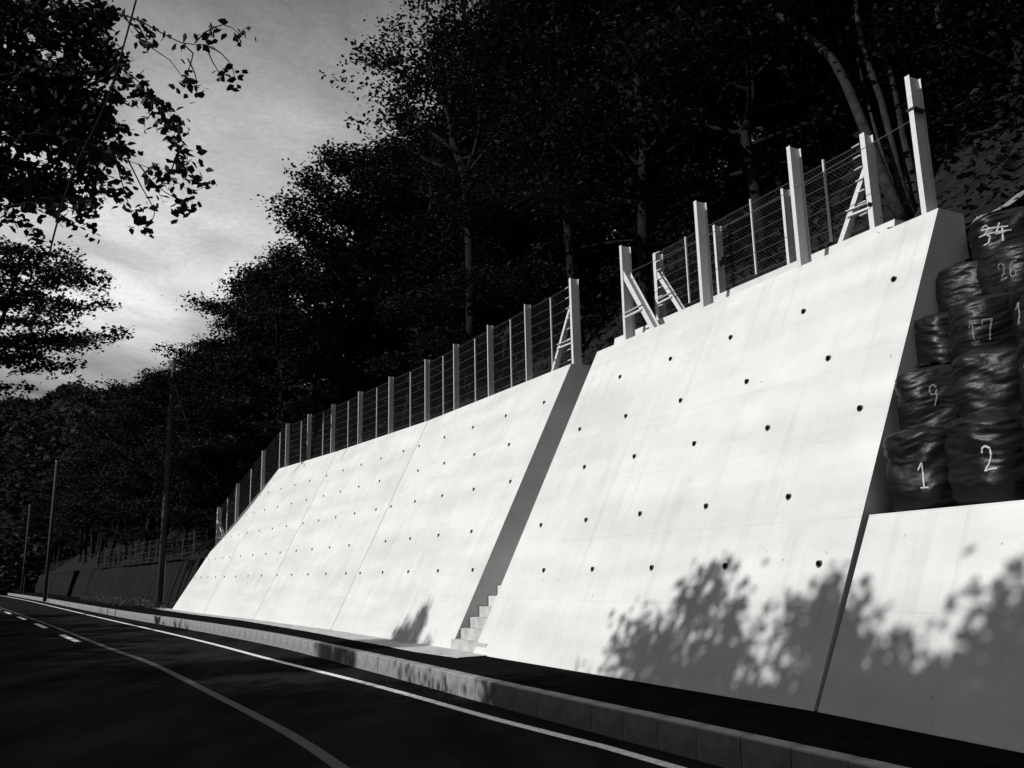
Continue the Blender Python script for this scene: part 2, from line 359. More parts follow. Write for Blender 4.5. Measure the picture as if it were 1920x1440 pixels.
def ring_mesh():
    n = 14; vs = []; ro, ri, l = 0.044, 0.037, 0.012
    for (r, y) in ((ro, 0.2), (ro, -l), (ri, -l), (ri, 0.2)):
        vs += [(r * math.cos(2 * math.pi * k / n), y, r * math.sin(2 * math.pi * k / n)) for k in range(n)]
    fs = [(a * n + k, a * n + (k + 1) % n, (a + 1) * n + (k + 1) % n, (a + 1) * n + k) for a in range(3) for k in range(n)]
    return mesh('weep_pipe', vs, fs, M_PIPE)
PIPE = ring_mesh()
def nrm(a, b):
    w = (Vector(b) - Vector(a)).normalized(); n = Vector((-w.y, w.x)); return n if n.x > 0 else -n
def add_panel(wall, A, B, NA, NB, hA, hB, holes, name='wall_panel', th=0.5):
    me, P, hol = panel_mesh(A, B, NA, NB, hA, hB, holes, th=th, name=name)
    me.transform(Matrix.Translation(-wall.location))
    o = obj(name, me, wall)
    ang = math.atan2(B[1] - A[1], B[0] - A[0])
    for u, v in hol:
        p = P(u, v) - wall.location
        obj('weep_pipe', PIPE, o, p, (0, 0, ang if False else ang)) 
    return o, P
# joints of the far wall, from the stairs to the far end
J = [(-1.30, 17.76), (-5.07, 24.73), (-9.26, 31.88), (-13.21, 38.13), (-16.87, 44.30)]
TT = [(1.34, 19.13, 5.97), (-2.57, 26.40, 6.0), (-6.83, 33.85, 6.16), (-10.75, 40.1, 6.28), (-15.5, 45.35, 2.75)]
def NJ(i):
    h = TT[i][2]; return ((TT[i][0] - J[i][0]) / (0.5 * h), (TT[i][1] - J[i][1]) / (0.5 * h))
wl_far = empty('retaining_wall', (*J[0], 0.3)); tag(wl_far, 'long white concrete retaining wall of four jointed panels beyond the stairs, its far top sloping down', 'retaining wall')
def rows(L, off5, sp, full=True):
    hs_ = []
    for v, o_ in ((5.15, 0), (4.3, 0.5), (3.35, 0), (2.33, 0.5), (1.5, 0)):
        for k in range(8):
            u = off5 + (k + o_) * sp
            if 0.2 < u < L - 0.2: hs_.append((u, v))
    return hs_
NN = [NJ(i) for i in range(5)]
for i in range(4):
    A, B = J[i + 1], J[i]; L = math.dist(A, B)
    hs_ = rows(L, 0.27 if i < 2 else 0.4, 1.78)
    if i == 3: hs_ = [(u, v) for u, v in hs_ if v < TT[4][2] + (TT[3][2] - TT[4][2]) * u / L - 0.35]
    add_panel(wl_far, A, B, NN[i + 1], NN[i], TT[i + 1][2], TT[i][2], hs_)
# near tall wall
RA, RB = (-0.83, 16.74), (2.92, 9.58); NR = nrm(RA, RB); Lr = math.dist(RA, RB)
wR = (Vector(RB) - Vector(RA)).normalized(); RB2 = tuple(Vector(RA) + wR * 8.245)
wl_near = empty('retaining_wall', (*RA, 0.3)); tag(wl_near, 'tall white concrete retaining wall between the stairs and the black bags, shrub shadows at its foot', 'retaining wall')
hr = []
for v, u0 in ((5.09, 1.45), (4.16, 0.655), (3.31, 1.45), (2.29, 0.655), (1.46, 1.45)):
    for k in range(5): hr.append((u0 + k * 1.585, v))
_, PR = add_panel(wl_near, RA, RB2, tuple(NR), tuple(NR), 5.97, 6.0, hr)
# low wall in front of the bags
LWA = tuple(Vector(RB2) + Vector((0.36, -0.933)) * 0.03); LWB = (6.4, 0.95)
NL = nrm(LWA, LWB); NLa = NR * 0.5 + NL * 0.5
wl_low = empty('retaining_wall', (*LWA, 0.3)); tag(wl_low, 'low concrete retaining wall under the stacked black bags, mostly in leaf shadow', 'retaining wall')
_, PL = add_panel(wl_low, LWA, LWB, tuple(NLa), tuple(NL), 1.98, 2.02, [], name='wall_panel', th=0.35)

# plinth (second small wall) behind the near wall's top
plinth = empty('plinth_wall', (*PR(7, 6).xy, 6.3)); tag(plinth, 'low white concrete plinth carrying the mesh fence behind the tall near wall', 'wall')
def PRp(u, q, z):
    p = Vector((*RA, 0)) + Vector((*wR, 0)) * u + Vector((*NR, 0)) * (3.0 + q); p.z = z; return p
vs = []; uvs = []
for u in (-0.2, 7.1):
    for q, z in ((0.505, 6.0), (0.505, 6.26), (0.60, 6.68), (0.85, 6.68), (0.85, 6.0)):
        vs.append(PRp(u, q, z) - plinth.location); uvs.append((u, z + q))
pl_me = mesh('plinth_block', vs, [(i, (i + 1) % 5, 5 + (i + 1) % 5, 5 + i) for i in range(5)] + [(4, 3, 2, 1, 0), (5, 6, 7, 8, 9)], MC, uvs); obj('plinth_block', pl_me, plinth)

# stairs in the gap between the walls
Nst = Vector((0.883, 0.468, 0)); Wst = Vector((0.468, -0.883, 0)); S0 = Vector((-1.30, 17.76, 0.30))
stairs = empty('concrete_stairs', S0); tag(stairs, 'narrow white concrete steps climbing between the two tall walls', 'stairs')
for k in range(28):
    if k > 27: break
    y0 = k * 0.2057; z0 = k * 0.1975
    vs = []
    for s_ in (0.02, 1.55):
        e = -0.006 if k == 0 and s_ < 1 else 0
        vs += [Nst * (y0 - 0.001 * (k % 2)) + Wst * s_ + Vector((0, 0, max(z0 - 0.15, 0))), Nst * y0 + Wst * s_ + Vector((0, 0, z0 + 0.1975 - 0.01)), Nst * (y0 + 0.01) + Wst * s_ + Vector((0, 0, z0 + 0.1975)),
               Nst * (y0 + 0.24) + Wst * s_ + Vector((0, 0, z0 + 0.1975)), Nst * (y0 + 0.24) + Wst * s_ + Vector((0, 0, max(z0 - 0.15, 0)))]
    uvs = [(v.dot(Wst) + k * 3.1, v.z + v.dot(Nst)) for v in vs]
    obj('step', mesh('step', vs, [(i, (i + 1) % 5, 5 + (i + 1) % 5, 5 + i) for i in range(5)] + [(4, 3, 2, 1, 0), (5, 6, 7, 8, 9)], M_APRON if k < 4 else MC, uvs), stairs)

# older dark wall running on beyond the far wall
OW = [(-15.7, 45.6), (-16.9, 45.4), (-19.4, 49.2), (-25.5, 59), (-33, 71), (-45, 90.5), (-62, 118), (-86, 156)]
old = empty('old_wall', (*OW[1], 0.25)); tag(old, 'dark mossy old concrete wall running on beyond the white walls', 'wall')
rnd = random.Random(9)
for i in range(1, len(OW) - 1):
    A = Vector((*OW[i], 0)); B = Vector((*OW[i + 1], 0)); n = max(1, int((B - A).length / 5.5)); h = 2.65
    for k in range(n):
        a = A.lerp(B, k / n + 0.0008); b = A.lerp(B, (k + 1) / n - 0.0008); nn = Vector(((b - a).y, -(b - a).x, 0)).normalized()
        off = rnd.uniform(-0.015, 0.015) + 0.25; dz = rnd.uniform(-.1, .1)
        vs = []
        for j in range(6):
            p = a.lerp(b, j / 5)
            for q, z in ((0.0, 0.2), (0.25 + rnd.uniform(-.02, .02), 1.3), (0.65, h + dz + rnd.uniform(-.04, .04)), (1.1, h + dz)):
                vs.append(p + nn * (off + q) + Vector((0, 0, z + 0.1)) - old.location)
        fs = [(j * 4 + m_, (j + 1) * 4 + m_, (j + 1) * 4 + m_ + 1, j * 4 + m_ + 1) for j in range(5) for m_ in range(3)] + [(0, 1, 2, 3), (20, 23, 22, 21)]
        obj('wall_panel', mesh('old_wall_panel', vs, fs, M_OLD), old)
    if i != 4: continue
    # buttress rib between bays
    b = B; nn = norms([A, B])[0]; mb = MB()
    d = (B - A).normalized()
    vs = [b + d * s_ + nn * q + Vector((0, 0, z)) - old.location for s_ in (-0.18, 0.18) for q, z in ((-0.12, 0.25), (0.6, 0.25), (0.9, 2.8), (0.42, 2.8))]
    mb.add(vs, [(0, 1, 2, 3), (4, 7, 6, 5), (0, 3, 7, 4), (3, 2, 6, 7), (1, 5, 6, 2)])
    obj('buttress', mb.me('buttress', M_OLD), old)

# ------------------------------------------------------------------ fences
def hbeam(d, b, L, tf=0.009, tw=0.007, name='post'):
    """depth d along +y, flanges (width b along x) at y=0 and y=d, standing on z=0"""
    mb = MB(); mb.box((0, tf / 2, L / 2), (b, tf, L)); mb.box((0, d - tf / 2, L / 2), (b, tf, L)); mb.box((0, d / 2, L / 2), (tw, d - 2 * tf - 0.001, L))
    return mb.me(name, M_GALV)
HB_BIG = hbeam(0.22, 0.082, 2.06); HB_MID = hbeam(0.17, 0.036, 2.04); HB_SH = hbeam(0.17, 0.056, 1.42); HB_SHB = hbeam(0.20, 0.09, 1.5)
def thin_mesh(L):
    mb = MB(); mb.box((0, 0.002, L / 2), (0.024, 0.004, L)); mb.box((0.016, 0.02, L / 2), (0.004, 0.032, L)); return mb.me('stay', M_GALV)
TH_L = thin_mesh(1.86); TH_S = thin_mesh(1.27)
def brace_obj(parent, p, w, n, sgn, ztop, run, b=0.075, d=0.12):
    """inclined H-section in the fence plane, from the post at height ztop to the ground run metres along sgn*w"""
    top = Vector((0, 0, ztop)); foot = w * (sgn * run); ax = (foot - top); L = ax.length; ax.normalize(); side = n.cross(ax).normalized()
    me = hbeam(d, b, L, name='brace'); Mx = Matrix((side, n, ax)).transposed()
    if Mx.determinant() < 0: Mx = Matrix((-side, n, ax)).transposed()
    me.transform(Mx.to_4x4()); me.transform(Matrix.Translation(top + n * 0.02))
    o = obj('brace', me, parent, p)
    mb = MB(); z = 0.62 * ztop * 0.55; x1 = run * (1 - z / ztop)
    for dz in (0, 0.10):
        mb.box((0, 0, 0), (1, 1, 1))
        base = len(mb.v) - 8
        a = Vector((0, 0, z + dz)) - n * 0.01; b2 = w * (sgn * x1) + Vector((0, 0, z + dz + 0.02)) - n * 0.01
        vs = [a, b2]; nv = []
        for q in vs:
            for y in (0, 0.05):
                for zz_ in (0, 0.012 if dz else 0.03): nv.append(tuple(q + n * y + Vector((0, 0, zz_))))
        mb.v[base:] = nv
    obj('brace_tie', mb.me('brace_tie', M_GALV), parent, p)
def strands(parent, pts, zs, r=0.004, name='wire_strand', org=Vector()):
    for z in zs:
        mb = MB(); mb.tube([Vector(p) + Vector((0, 0, z)) - org for p in pts], r, 4); obj(name, mb.me(name, M_WIRE), parent)
def chain(parent, a, b, h0, h1, step, r=0.0017, org=Vector()):
    a = Vector(a); b = Vector(b); L = Vector((b - a).xy).length; vs = []; fs = []
    n = norms([a, b])[0]
    def pt(u, v): p = a.lerp(b, u / L); p.z += v; return p - org
    for sg in (1, -1):
        u = -h1 if sg > 0 else 0
        while u < (L if sg > 0 else L + h1):
            # line (u + sg*(v-h0)...) clipped
            t0, t1 = h0, h1
            if sg > 0:
                lo = max(h0, h0 + (0 - u)); hi = min(h1, h0 + (L - u)); 
                if hi > lo: A_, B_ = pt(u + lo - h0, lo), pt(u + hi - h0, hi)
                else: u += step; continue
            else:
                lo = max(h0, h0 + (u - L)); hi = min(h1, h0 + u)
                if hi > lo: A_, B_ = pt(u - (lo - h0), lo), pt(u - (hi - h0), hi)
                else: u += step; continue
            d = (B_ - A_).normalized(); s_ = d.cross(n)
            k = len(vs)
            for P_ in (A_, B_): vs += [P_ + s_ * r, P_ - s_ * r * .5 + n * r, P_ - s_ * r * .5 - n * r]
            fs += [(k, k + 1, k + 4, k + 3), (k + 1, k + 2, k + 5, k + 4), (k + 2, k, k + 3, k + 5)]
            u += step
    return vs, fs
TB = MB(); TB.tube([(0, 0, 0), (0.04, 0, .004), (0.15, 0, 0)], [0.015, 0.011, 0.008], 6); TBM = TB.me('turnbuckle', M_GALV)
def clips(parent, p, w, sgn, zs, org):
    for z in zs: obj('turnbuckle', TBM, parent, p + w * sgn * 0.06 + Vector((0, 0, z)) - org, (0, 0, math.atan2(w.y * sgn, w.x * sgn)))

# fence along the top of the far wall; (segment, distance from segment start towards far, kind)
def segpt(i, s, off):
    a = Vector(TT[i]); b = Vector(TT[i + 1]); a2 = Vector(a.xy); b2 = Vector(b.xy); w = (b2 - a2).normalized(); n = nrm(a2, b2); q = a2 + w * s + n * off
    z = 0.3 + a.z + (b.z - a.z) * s / (b2 - a2).length
    return Vector((q.x, q.y, z)), Vector((*w, 0)), Vector((*n, 0))
ff = empty('mesh_fence', (*segpt(0, 0.12, 0.12)[0],)); tag(ff, 'galvanised mesh fence with steel H posts following the top of the long far wall', 'fence')
posts = [(0, .14, 'B'), (0, 1.08, 't'), (0, 2.30, 'M'), (0, 3.13, 't'), (0, 4.4, 'M'), (0, 5.25, 't'), (0, 6.63, 'M'), (0, 7.46, 't'),
         (1, .52, 'M'), (1, 1.75, 't'), (1, 3.55, 'M'), (1, 4.77, 't'), (1, 6.6, 'M'), (1, 7.8, 't'),
         (2, 1.05, 'M'), (2, 2.05, 't'), (2, 3.9, 'M'), (2, 4.8, 't'), (2, 6.85, 'M'),
         (3, 0.25, 't'), (3, 1.95, 'M'), (3, 3.1, 't'), (3, 4.6, 'M'), (3, 5.6, 't'), (3, 6.7, 'B')]
fpts = []
for i, s_, k in posts:
    p, w_, n_ = segpt(i, s_, 0.12); fpts.append(p); ang = math.atan2(w_.y, w_.x) + math.pi
    me = {'B': HB_BIG, 'M': HB_MID, 't': TH_L}[k]
    obj('stay' if k == 't' else 'post', me, ff, p - ff.location + (n_ * 0.02 if k == 't' else Vector()), (0, 0, ang))
zs8 = [0.15 + 0.245 * k for k in range(8)]
strands(ff, [p + segpt(0, 1, 0)[2] * 0.03 for p in fpts], zs8, org=ff.location)
vs = []; fs = []
for a, b in zip(fpts, fpts[1:]):
    v_, f_ = chain(ff, a + Vector((0.03, 0.015, 0)), b + Vector((0.03, 0.015, 0)), 0.05, 1.92, 0.09, org=ff.location); k = len(vs); vs += v_; fs += [tuple(i + k for i in f) for f in f_]
tag(obj('wire_mesh', mesh('wire_mesh', vs, fs, M_WIRE), ff), kind='stuff')
p, w_, n_ = segpt(0, .14, 0.12); brace_obj(ff, p - ff.location, w_, n_, 1, 1.5, 1.0); clips(ff, p, w_, 1, zs8, ff.location)
p, w_, n_ = segpt(3, 6.7, 0.12); brace_obj(ff, p - ff.location, w_, n_, -1, 1.4, 1.2)

# fence on the plinth behind the near wall
wR3 = Vector((*wR, 0)); NR3 = Vector((*NR, 0))
def backpt(s, z=6.68): # s measured from the near top corner towards the far end
    p = Vector((5.67, 10.80, 0)) - wR3 * s + NR3 * 0.70; p.z = z; return p
fb = empty('mesh_fence', backpt(1.66)); tag(fb, 'galvanised mesh fence on the plinth behind the tall near wall', 'fence')
BK = [(1.66, 'B'), (2.47, 't'), (3.40, 'M'), (4.18, 't'), (5.18, 'M'), (6.04, 't'), (7.06, 'B')]
angR = math.atan2(wR.y, wR.x)
for s_, k in BK:
    me = {'B': HB_SHB, 'M': HB_SH, 't': TH_S}[k]
    p = backpt(s_, 6.72 if k != 't' else 6.8)
    if k != 't': p.z = 6.68
    obj('stay' if k == 't' else 'post', me, fb, p - fb.location, (0, 0, angR))
    if k == 'B': o = fb.children[-1]; o.scale = (1, 1, 1.08)
    if k == 'M': o = fb.children[-1]; o.scale = (1, 1, 1.12)
bp = [backpt(1.66) + NR3 * 0.03, backpt(7.06) + NR3 * 0.03]
zsb = [0.14 + 0.19 * k for k in range(8)]
strands(fb, bp, zsb, org=fb.location)
v_, f_ = chain(fb, bp[0], bp[1], 0.05, 1.5, 0.075, org=fb.location); tag(obj('wire_mesh', mesh('wire_mesh', v_, f_, M_WIRE), fb), kind='stuff')
brace_obj(fb, backpt(1.66) - fb.location, wR3, NR3, -1, 1.1, 0.68, 0.085, 0.12); clips(fb, backpt(1.66), wR3, -1, zsb[1:], fb.location)
brace_obj(fb, backpt(7.06) - fb.location, wR3, NR3, 1, 1.1, 0.75, 0.09, 0.12); clips(fb, backpt(7.06), wR3, 1, zsb[1:], fb.location)

# cable barrier of tall posts standing on the near wall's front edge
def frontpt(s, off=0.03, z=6.25):
    p = Vector((5.67, 10.80, 0)) - wR3 * s + NR3 * off; p.z = z; return p
cb = empty('cable_barrier', frontpt(0.26)); tag(cb, 'four tall galvanised H posts joined by one cable along the near wall top edge', 'barrier')
FR = [(0.30, 0.05, 'B', 6.27), (2.49, -0.02, 'B', 6.21), (4.82, -0.02, 'B', 6.21), (7.40, 0.1, 'B', 6.27)]
FHB = hbeam(0.24, 0.076, 2.1)
for s_, off, k, z in FR:
    obj('post', FHB, cb, frontpt(s_, off, z) - cb.location, (0, 0, angR))
mb = MB(); 
cpts = [frontpt(7.40, 0.13, 7.72), frontpt(4.82, 0.08, 7.60), frontpt(2.49, 0.08, 7.62), frontpt(0.30, 0.13, 7.75)]
mb.tube([p - cb.location for p in cpts], 0.006, 5); obj('cable', mb.me('cable', M_WIRE), cb)
mb = MB(); p = frontpt(0.30, 0.05, 7.86); Mx = Matrix.Rotation(angR, 3, 'Z'); mb.box(p + NR3 * 0.1 - cb.location, (0.13, 0.225, 0.035), Mx); obj('strap', mb.me('strap', mat('rubber_strap', 0.03, .2)), cb)
pb = frontpt(7.40, 0.1, 6.27); brace_obj(cb, pb - cb.location, wR3, NR3, 1, 1.5, 0.95, 0.11, 0.18)

# ------------------------------------------------------------------ black bags on the ledge
ledge = obj('ledge', mesh('ledge', [(PL(0.02, 1.985) + v) for v in (Vector((.2, .1, 0)), Vector((3.4, 1.7, 0)))] + [PL(9.4, 2.0) + Vector((3.4, 1.7, -.01)), PL(9.4, 2.0) + Vector((.2, .1, -.01))], [(0, 1, 2, 3)], M_SOIL)); tag(ledge, kind='structure')
from mathutils import noise as mnoise
SEG, RIN = 64, 48
def bag_r(th, z, h, r, sd_):
    t = z / h
    base = r * (0.97 + 0.06 * math.sin(math.pi * min(1, max(0, t))))
    if t < 0.08: base *= 0.93 + 0.07 * (t / 0.08) ** .6
    if t > 0.90: base *= 1 - 0.30 * ((t - 0.90) / 0.10) ** 2.4
    base *= 1 + 0.05 * math.cos(4 * th + sd_)                      # squarish plan
    c, s_ = math.cos(th), math.sin(th)
    tilt = z + 0.10 * mnoise.noise(Vector((c * 1.1, s_ * 1.1, sd_)))* 2 + 0.03 * math.sin(th + sd_)
    n1 = mnoise.noise(Vector((c * 1.6 + sd_ * 7, s_ * 1.6, tilt * 7)))
    n2 = abs(mnoise.noise(Vector((c * 2.2, s_ * 2.2 + sd_ * 3, tilt * 20))))
    n3 = abs(mnoise.noise(Vector((c * 3.5 + sd_, s_ * 3.5, tilt * 48))))
    lump = mnoise.noise(Vector((c * 1.3, s_ * 1.3, z * 2.2 + sd_ * 5)))
    return base + 0.040 * lump + 0.028 * n1 - 0.030 * n2 * (0.4 + t) - 0.014 * n3
def bag_body(h, r, sd_):
    vs = []; 
    for i in range(RIN + 1):
        z = h * i / RIN
        for j in range(SEG):
            th = 2 * math.pi * j / SEG; q = bag_r(th, z, h, r, sd_); vs.append((q * math.cos(th), q * math.sin(th), z + 0.02 * math.sin(2 * th + sd_) * (i / RIN)))
    top = len(vs)
    for f_ in (.66, .33):
        for j in range(SEG):
            th = 2 * math.pi * j / SEG; q = bag_r(th, h, h, r, sd_) * f_; vs.append((q * math.cos(th), q * math.sin(th), h + 0.05 * (1 - f_) + .03 * mnoise.noise(Vector((math.cos(th) * 3, math.sin(th) * 3, f_ * 4 + sd_)))))
    nr = RIN + 3
    fs = [(i * SEG + j, i * SEG + (j + 1) % SEG, (i + 1) * SEG + (j + 1) % SEG, (i + 1) * SEG + j) for i in range(nr - 1) for j in range(SEG)]
    fs += [tuple(range(SEG))[::-1], tuple(range((nr - 1) * SEG, nr * SEG))]
    return mesh('bag_body', vs, fs, M_BLACK, smooth=True)
def bag_neck(h, r, sd_):
    vs = []; n = 22; rr = random.Random(int(sd_ * 100)); prof_ = [(0.30 * r, 0.0), (0.16 * r, 0.05), (0.15 * r, 0.065), (0.26 * r, 0.08), (0.36 * r, 0.075)]
    for q, z in prof_:
        for j in range(n):
            th = 2 * math.pi * j / n; k = q * (1 + 0.28 * math.sin(5 * th + sd_) + rr.uniform(-.1, .1)); vs.append((k * math.cos(th), k * math.sin(th), h + z + rr.uniform(-.012, .012)))
    fs = [(i * n + j, i * n + (j + 1) % n, (i + 1) * n + (j + 1) % n, (i + 1) * n + j) for i in range(4) for j in range(n)] + [tuple(range(4 * n, 5 * n))]
    return mesh('bag_neck', vs, fs, M_BLACK, smooth=True)
GL = {  # hand-painted strokes in a 0..1 box
    '1': [[(.15, .72), (.5, 1), (.5, 0)], [(.2, 0), (.85, 0)]], 'l': [[(.3, .8), (.55, 1), (.5, 0)]],
    '2': [[(0.02, .75), (.12, .93), (.4, 1), (.68, .9), (.72, .68), (.55, .38), (.15, .05), (.45, .1), (.98, .12)]],
    '9': [[(.78, .85), (.5, 1), (.2, .9), (.12, .68), (.3, .5), (.6, .52), (.78, .75), (.7, .35), (.45, 0)]],
    '6': [[(.85, .95), (.4, .9), (.12, .6), (.08, .25), (.3, 0), (.62, .05), (.72, .3), (.5, .5), (.15, .38)]],
    '7': [[(.05, .75), (.1, .95), (.85, .95), (.6, .5), (.45, 0)]],
    '0': [[(.4, 1), (.12, .7), (.15, .25), (.45, 0), (.75, .3), (.75, .75), (.4, 1)]],
    '3': [[(.1, .9), (.5, 1), (.72, .82), (.35, .55), (.75, .35), (.5, .05), (.0, .0)]],
    '4': [[(.45, 1), (.05, .4), (.95, .45)], [(.68, .8), (.6, 0)]], '#': [[(0, .8), (1, .72)], [(-.15, .52), (1.1, .50)]],
    'c': [[(.7, .9), (.2, .8), (.1, .3), (.6, .1)]]}
def bag_script(text, h, r, sd_, th0, zc, size, m):
    mb = MB(); adv = 0.62 * size; tot = adv * len(text.replace('#', ''))
    x = -tot / 2
    for ch in text:
        if ch == '#': ox = -tot / 2; sx_ = tot
        else: ox = x; sx_ = adv * 0.8
        for st in GL[ch]:
            pts = []
            for (a, b), (c, d) in zip(st, st[1:]):
                k = 5
                for i in range(k): pts.append((a + (c - a) * i / k, b + (d - b) * i / k))
            pts.append(st[-1]); P3 = []
            for a, b in pts:
                s_ = ox + a * sx_; z = zc + (b - .5) * size; th = th0 + s_ / r; q = bag_r(th, z, h, r, sd_) - 0.002; P3.append(Vector((q * math.cos(th), q * math.sin(th), z)))
            mb.tube(P3, 0.013 * (size / 0.3) ** 0.5, 5)
        if ch != '#': x += adv
    return mb.me('number_marking', m)
BGO = Vector((3.86, 9.92, 0)); BN = Vector((.89, .44, 0)); BW = Vector((.40, -.917, 0))
TH0 = math.atan2(-0.92, -0.62)   # towards the road side where the numbers were painted
TZ = [2.30, 3.14, 3.90, 4.62, 5.32]; TQ = [0.62, 1.06, 1.56, 2.12, 2.66]
M_S2 = mat('faded_marker_paint', 0.13, 0.5, 30, 0.7)
bags = [  # tier, along, text, theta offset, marking height, size, material, label
    (0, .50, '1', 0.0, .36, .27, M_SCRIPT, 'black sheeted bulk bag marked 1, bottom row beside the tall wall'),
    (0, 1.36, '2', -.1, .43, .26, M_SCRIPT, 'shiny black bulk bag marked 2, bottom row at the photo edge'),
    (0, 2.2, '', 0, .4, .3, M_SCRIPT, 'black bulk bag of the bottom row, just outside the right edge of the photo'),
    (1, .34, '9', .12, .45, .24, M_S2, 'black bulk bag marked 9, second row above the bag marked 1'),
    (1, 1.14, '', 0, .4, .24, M_S2, 'wide unmarked black bulk bag with horizontal creases, second row'),
    (1, 1.95, '10', -.75, .45, .22, M_S2, 'black bulk bag marked 10, second row cut by the photo edge'),
    (2, .22, 'l', .4, .4, .2, M_S2, 'dim black bulk bag wedged against the tall wall, third row'),
    (2, .80, '17', -.1, .38, .24, M_S2, 'black bulk bag marked 17, third row'),
    (2, 1.62, '11', -.75, .45, .24, M_S2, 'black bulk bag marked 11, third row at the photo edge'),
    (3, .26, '', 0, .4, .24, M_S2, 'black bulk bag with a broad shiny fold and no number, fourth row'),
    (3, .92, '26', -.25, .42, .21, M_S2, 'black bulk bag marked 26, fourth row under the topmost bag'),
    (3, 1.75, '', 0, .4, .24, M_S2, 'black bulk bag of the fourth row, beyond the bag marked 26'),
    (4, .42, '34#', -.2, .45, .25, M_SCRIPT, 'topmost black bulk bag marked 34 with the number crossed through'),
    (4, 1.25, '', 0, .4, .24, M_S2, 'black bulk bag of the top row, cut by the right edge of the photo'),
]
for bi, (k, a, txt, tho, zc, sz, mm, lab) in enumerate(bags):
    sd_ = 0.7 + bi * 1.37; h = 0.88 if k == 0 else (0.80 if k < 3 else 0.76); r = 0.455 if k == 0 else 0.44
    if bi == 6: r = .37
    p = BGO + BN * TQ[k] + BW * a; e = empty('bulk_bag', (p.x, p.y, TZ[k])); tag(e, lab, 'bag', 'numbered black bags stacked on the ledge')
    h += 0.02 * math.sin(bi * 2.1)
    obj('bag_body', bag_body(h, r, sd_), e)
    if bi in (3, 9, 12, 13): obj('bag_neck', bag_neck(h, r, sd_), e)
    if txt: obj('number_marking', bag_script(txt, h, r, sd_, TH0 + tho, zc, sz, mm), e)
    if txt == '34#':
        mb = MB(); q = bag_r(TH0 - .2, .17, h, r, sd_) + .012; th = TH0 - .2
        c = Vector((q * math.cos(th), q * math.sin(th), .17)); t = Vector((-math.sin(th), math.cos(th), 0)); o_ = Vector((math.cos(th), math.sin(th), 0))
        mb.add([c - t * .07 - Vector((0, 0, .02)), c + t * .05 - Vector((0, 0, .015)), c + t * .08 + Vector((0, 0, .03)) - o_ * .02, c - t * .03 + Vector((0, 0, .03)) - o_ * .01] + [v - o_ * 0.004 for v in (c - t * .07 - Vector((0, 0, .02)), c + t * .05 - Vector((0, 0, .015)), c + t * .08 + Vector((0, 0, .03)) - o_ * .02, c - t * .03 + Vector((0, 0, .03)) - o_ * .01)], [(0, 1, 2, 3), (7, 6, 5, 4), (0, 4, 5, 1), (1, 5, 6, 2), (2, 6, 7, 3), (3, 7, 4, 0)])
        obj('paper_tag', mb.me('paper_tag', M_TAG), e)

# ------------------------------------------------------------------ hillside terrain
ST = [(44, -52, 6.3), (30, -32, 6.3), (17, -10, 6.3), (12.5, -1, 6.3), (9.3, 6.6, 6.35), (7.4, 10.9, 6.2), (6.6, 11.25, 6.3), (2.7, 18.45, 6.3), (1.75, 19.4, 6.1), (-2.15, 26.6, 6.2), (-6.45, 34.1, 6.35), (-10.3, 40.4, 6.45), (-12.8, 43.0, 4.9), (-15.3, 45.9, 2.9), (-18.6, 49.5, 2.8), (-24.6, 59.4, 2.8), (-32, 71.4, 2.8), (-44, 91, 2.8), (-61, 118.5, 2.8), (-85, 157, 2.8), (-130, 225, 2.8)]  # farthest stations behind the camera extend the hill to block sky light
sl = cr_spline(ST, 2.0)
raw = norms(sl); sn = []
for i in range(len(raw)):
    a = sum((raw[j] for j in range(max(0, i - 8), min(len(raw), i + 9))), Vector()); sn.append(a.normalized())
QS = [0, .5, 1.1, 2, 3.5, 5.5, 8, 11, 15, 20, 26, 33, 41, 50, 62, 80, 110]
def hn(x, y):
    return 0.55 * math.sin(x * .37 + 1.3 * math.sin(y * .21)) + 0.4 * math.sin(y * .53 + x * .19) + 0.25 * math.sin(x * 1.3 + y * 1.1)
def hillz(zb, q, x, y, s):
    return zb + (0 if q < .5 else (q - .5) * s) + min(1, max(0, q - .6) / 4) * hn(x, y)
vs = []; HS = []
for i, (p, n) in enumerate(zip(sl, sn)):
    s = 0.92 if p.y < 26 else (0.92 - (p.y - 26) * .03 if p.y < 30 else max(0.60, 0.80 - (p.y - 30) * .006)) if p.y < 30 else max(0.60, 0.80 - (p.y - 30) * .006)
    HS.append(s)
    for q in QS:
        g = p + n * q; qq = q if q < 62 else 62 + (q - 62) * .1
        vs.append((g.x, g.y, hillz(p.z, qq, g.x, g.y, s)))
nq = len(QS)
hill = obj('hillside', mesh('hillside', vs, [(i * nq + j, i * nq + j + 1, (i + 1) * nq + j + 1, (i + 1) * nq + j) for i in range(len(sl) - 1) for j in range(nq - 1)], M_SOIL, smooth=True)); tag(hill, kind='structure')
# bank behind the bags
b0 = [BGO + BN * 1.2 - BW * .3, BGO + BN * 1.2 + BW * 12]
vs = []
for i in range(13):
    p = b0[0].lerp(b0[1], i / 12)
    for q, z in ((0, 2.28), (1.0, 4.1), (2.2, 5.9), (3.2, 6.25)): vs.append((*(p + BN * (q + .12 * math.sin(i * 2 + q * 3))).xy, z))
tag(obj('earth_bank', mesh('earth_bank', vs, [(i * 4 + j, i * 4 + j + 1, (i + 1) * 4 + j + 1, (i + 1) * 4 + j) for i in range(12) for j in range(3)], M_SOIL)), kind='structure')

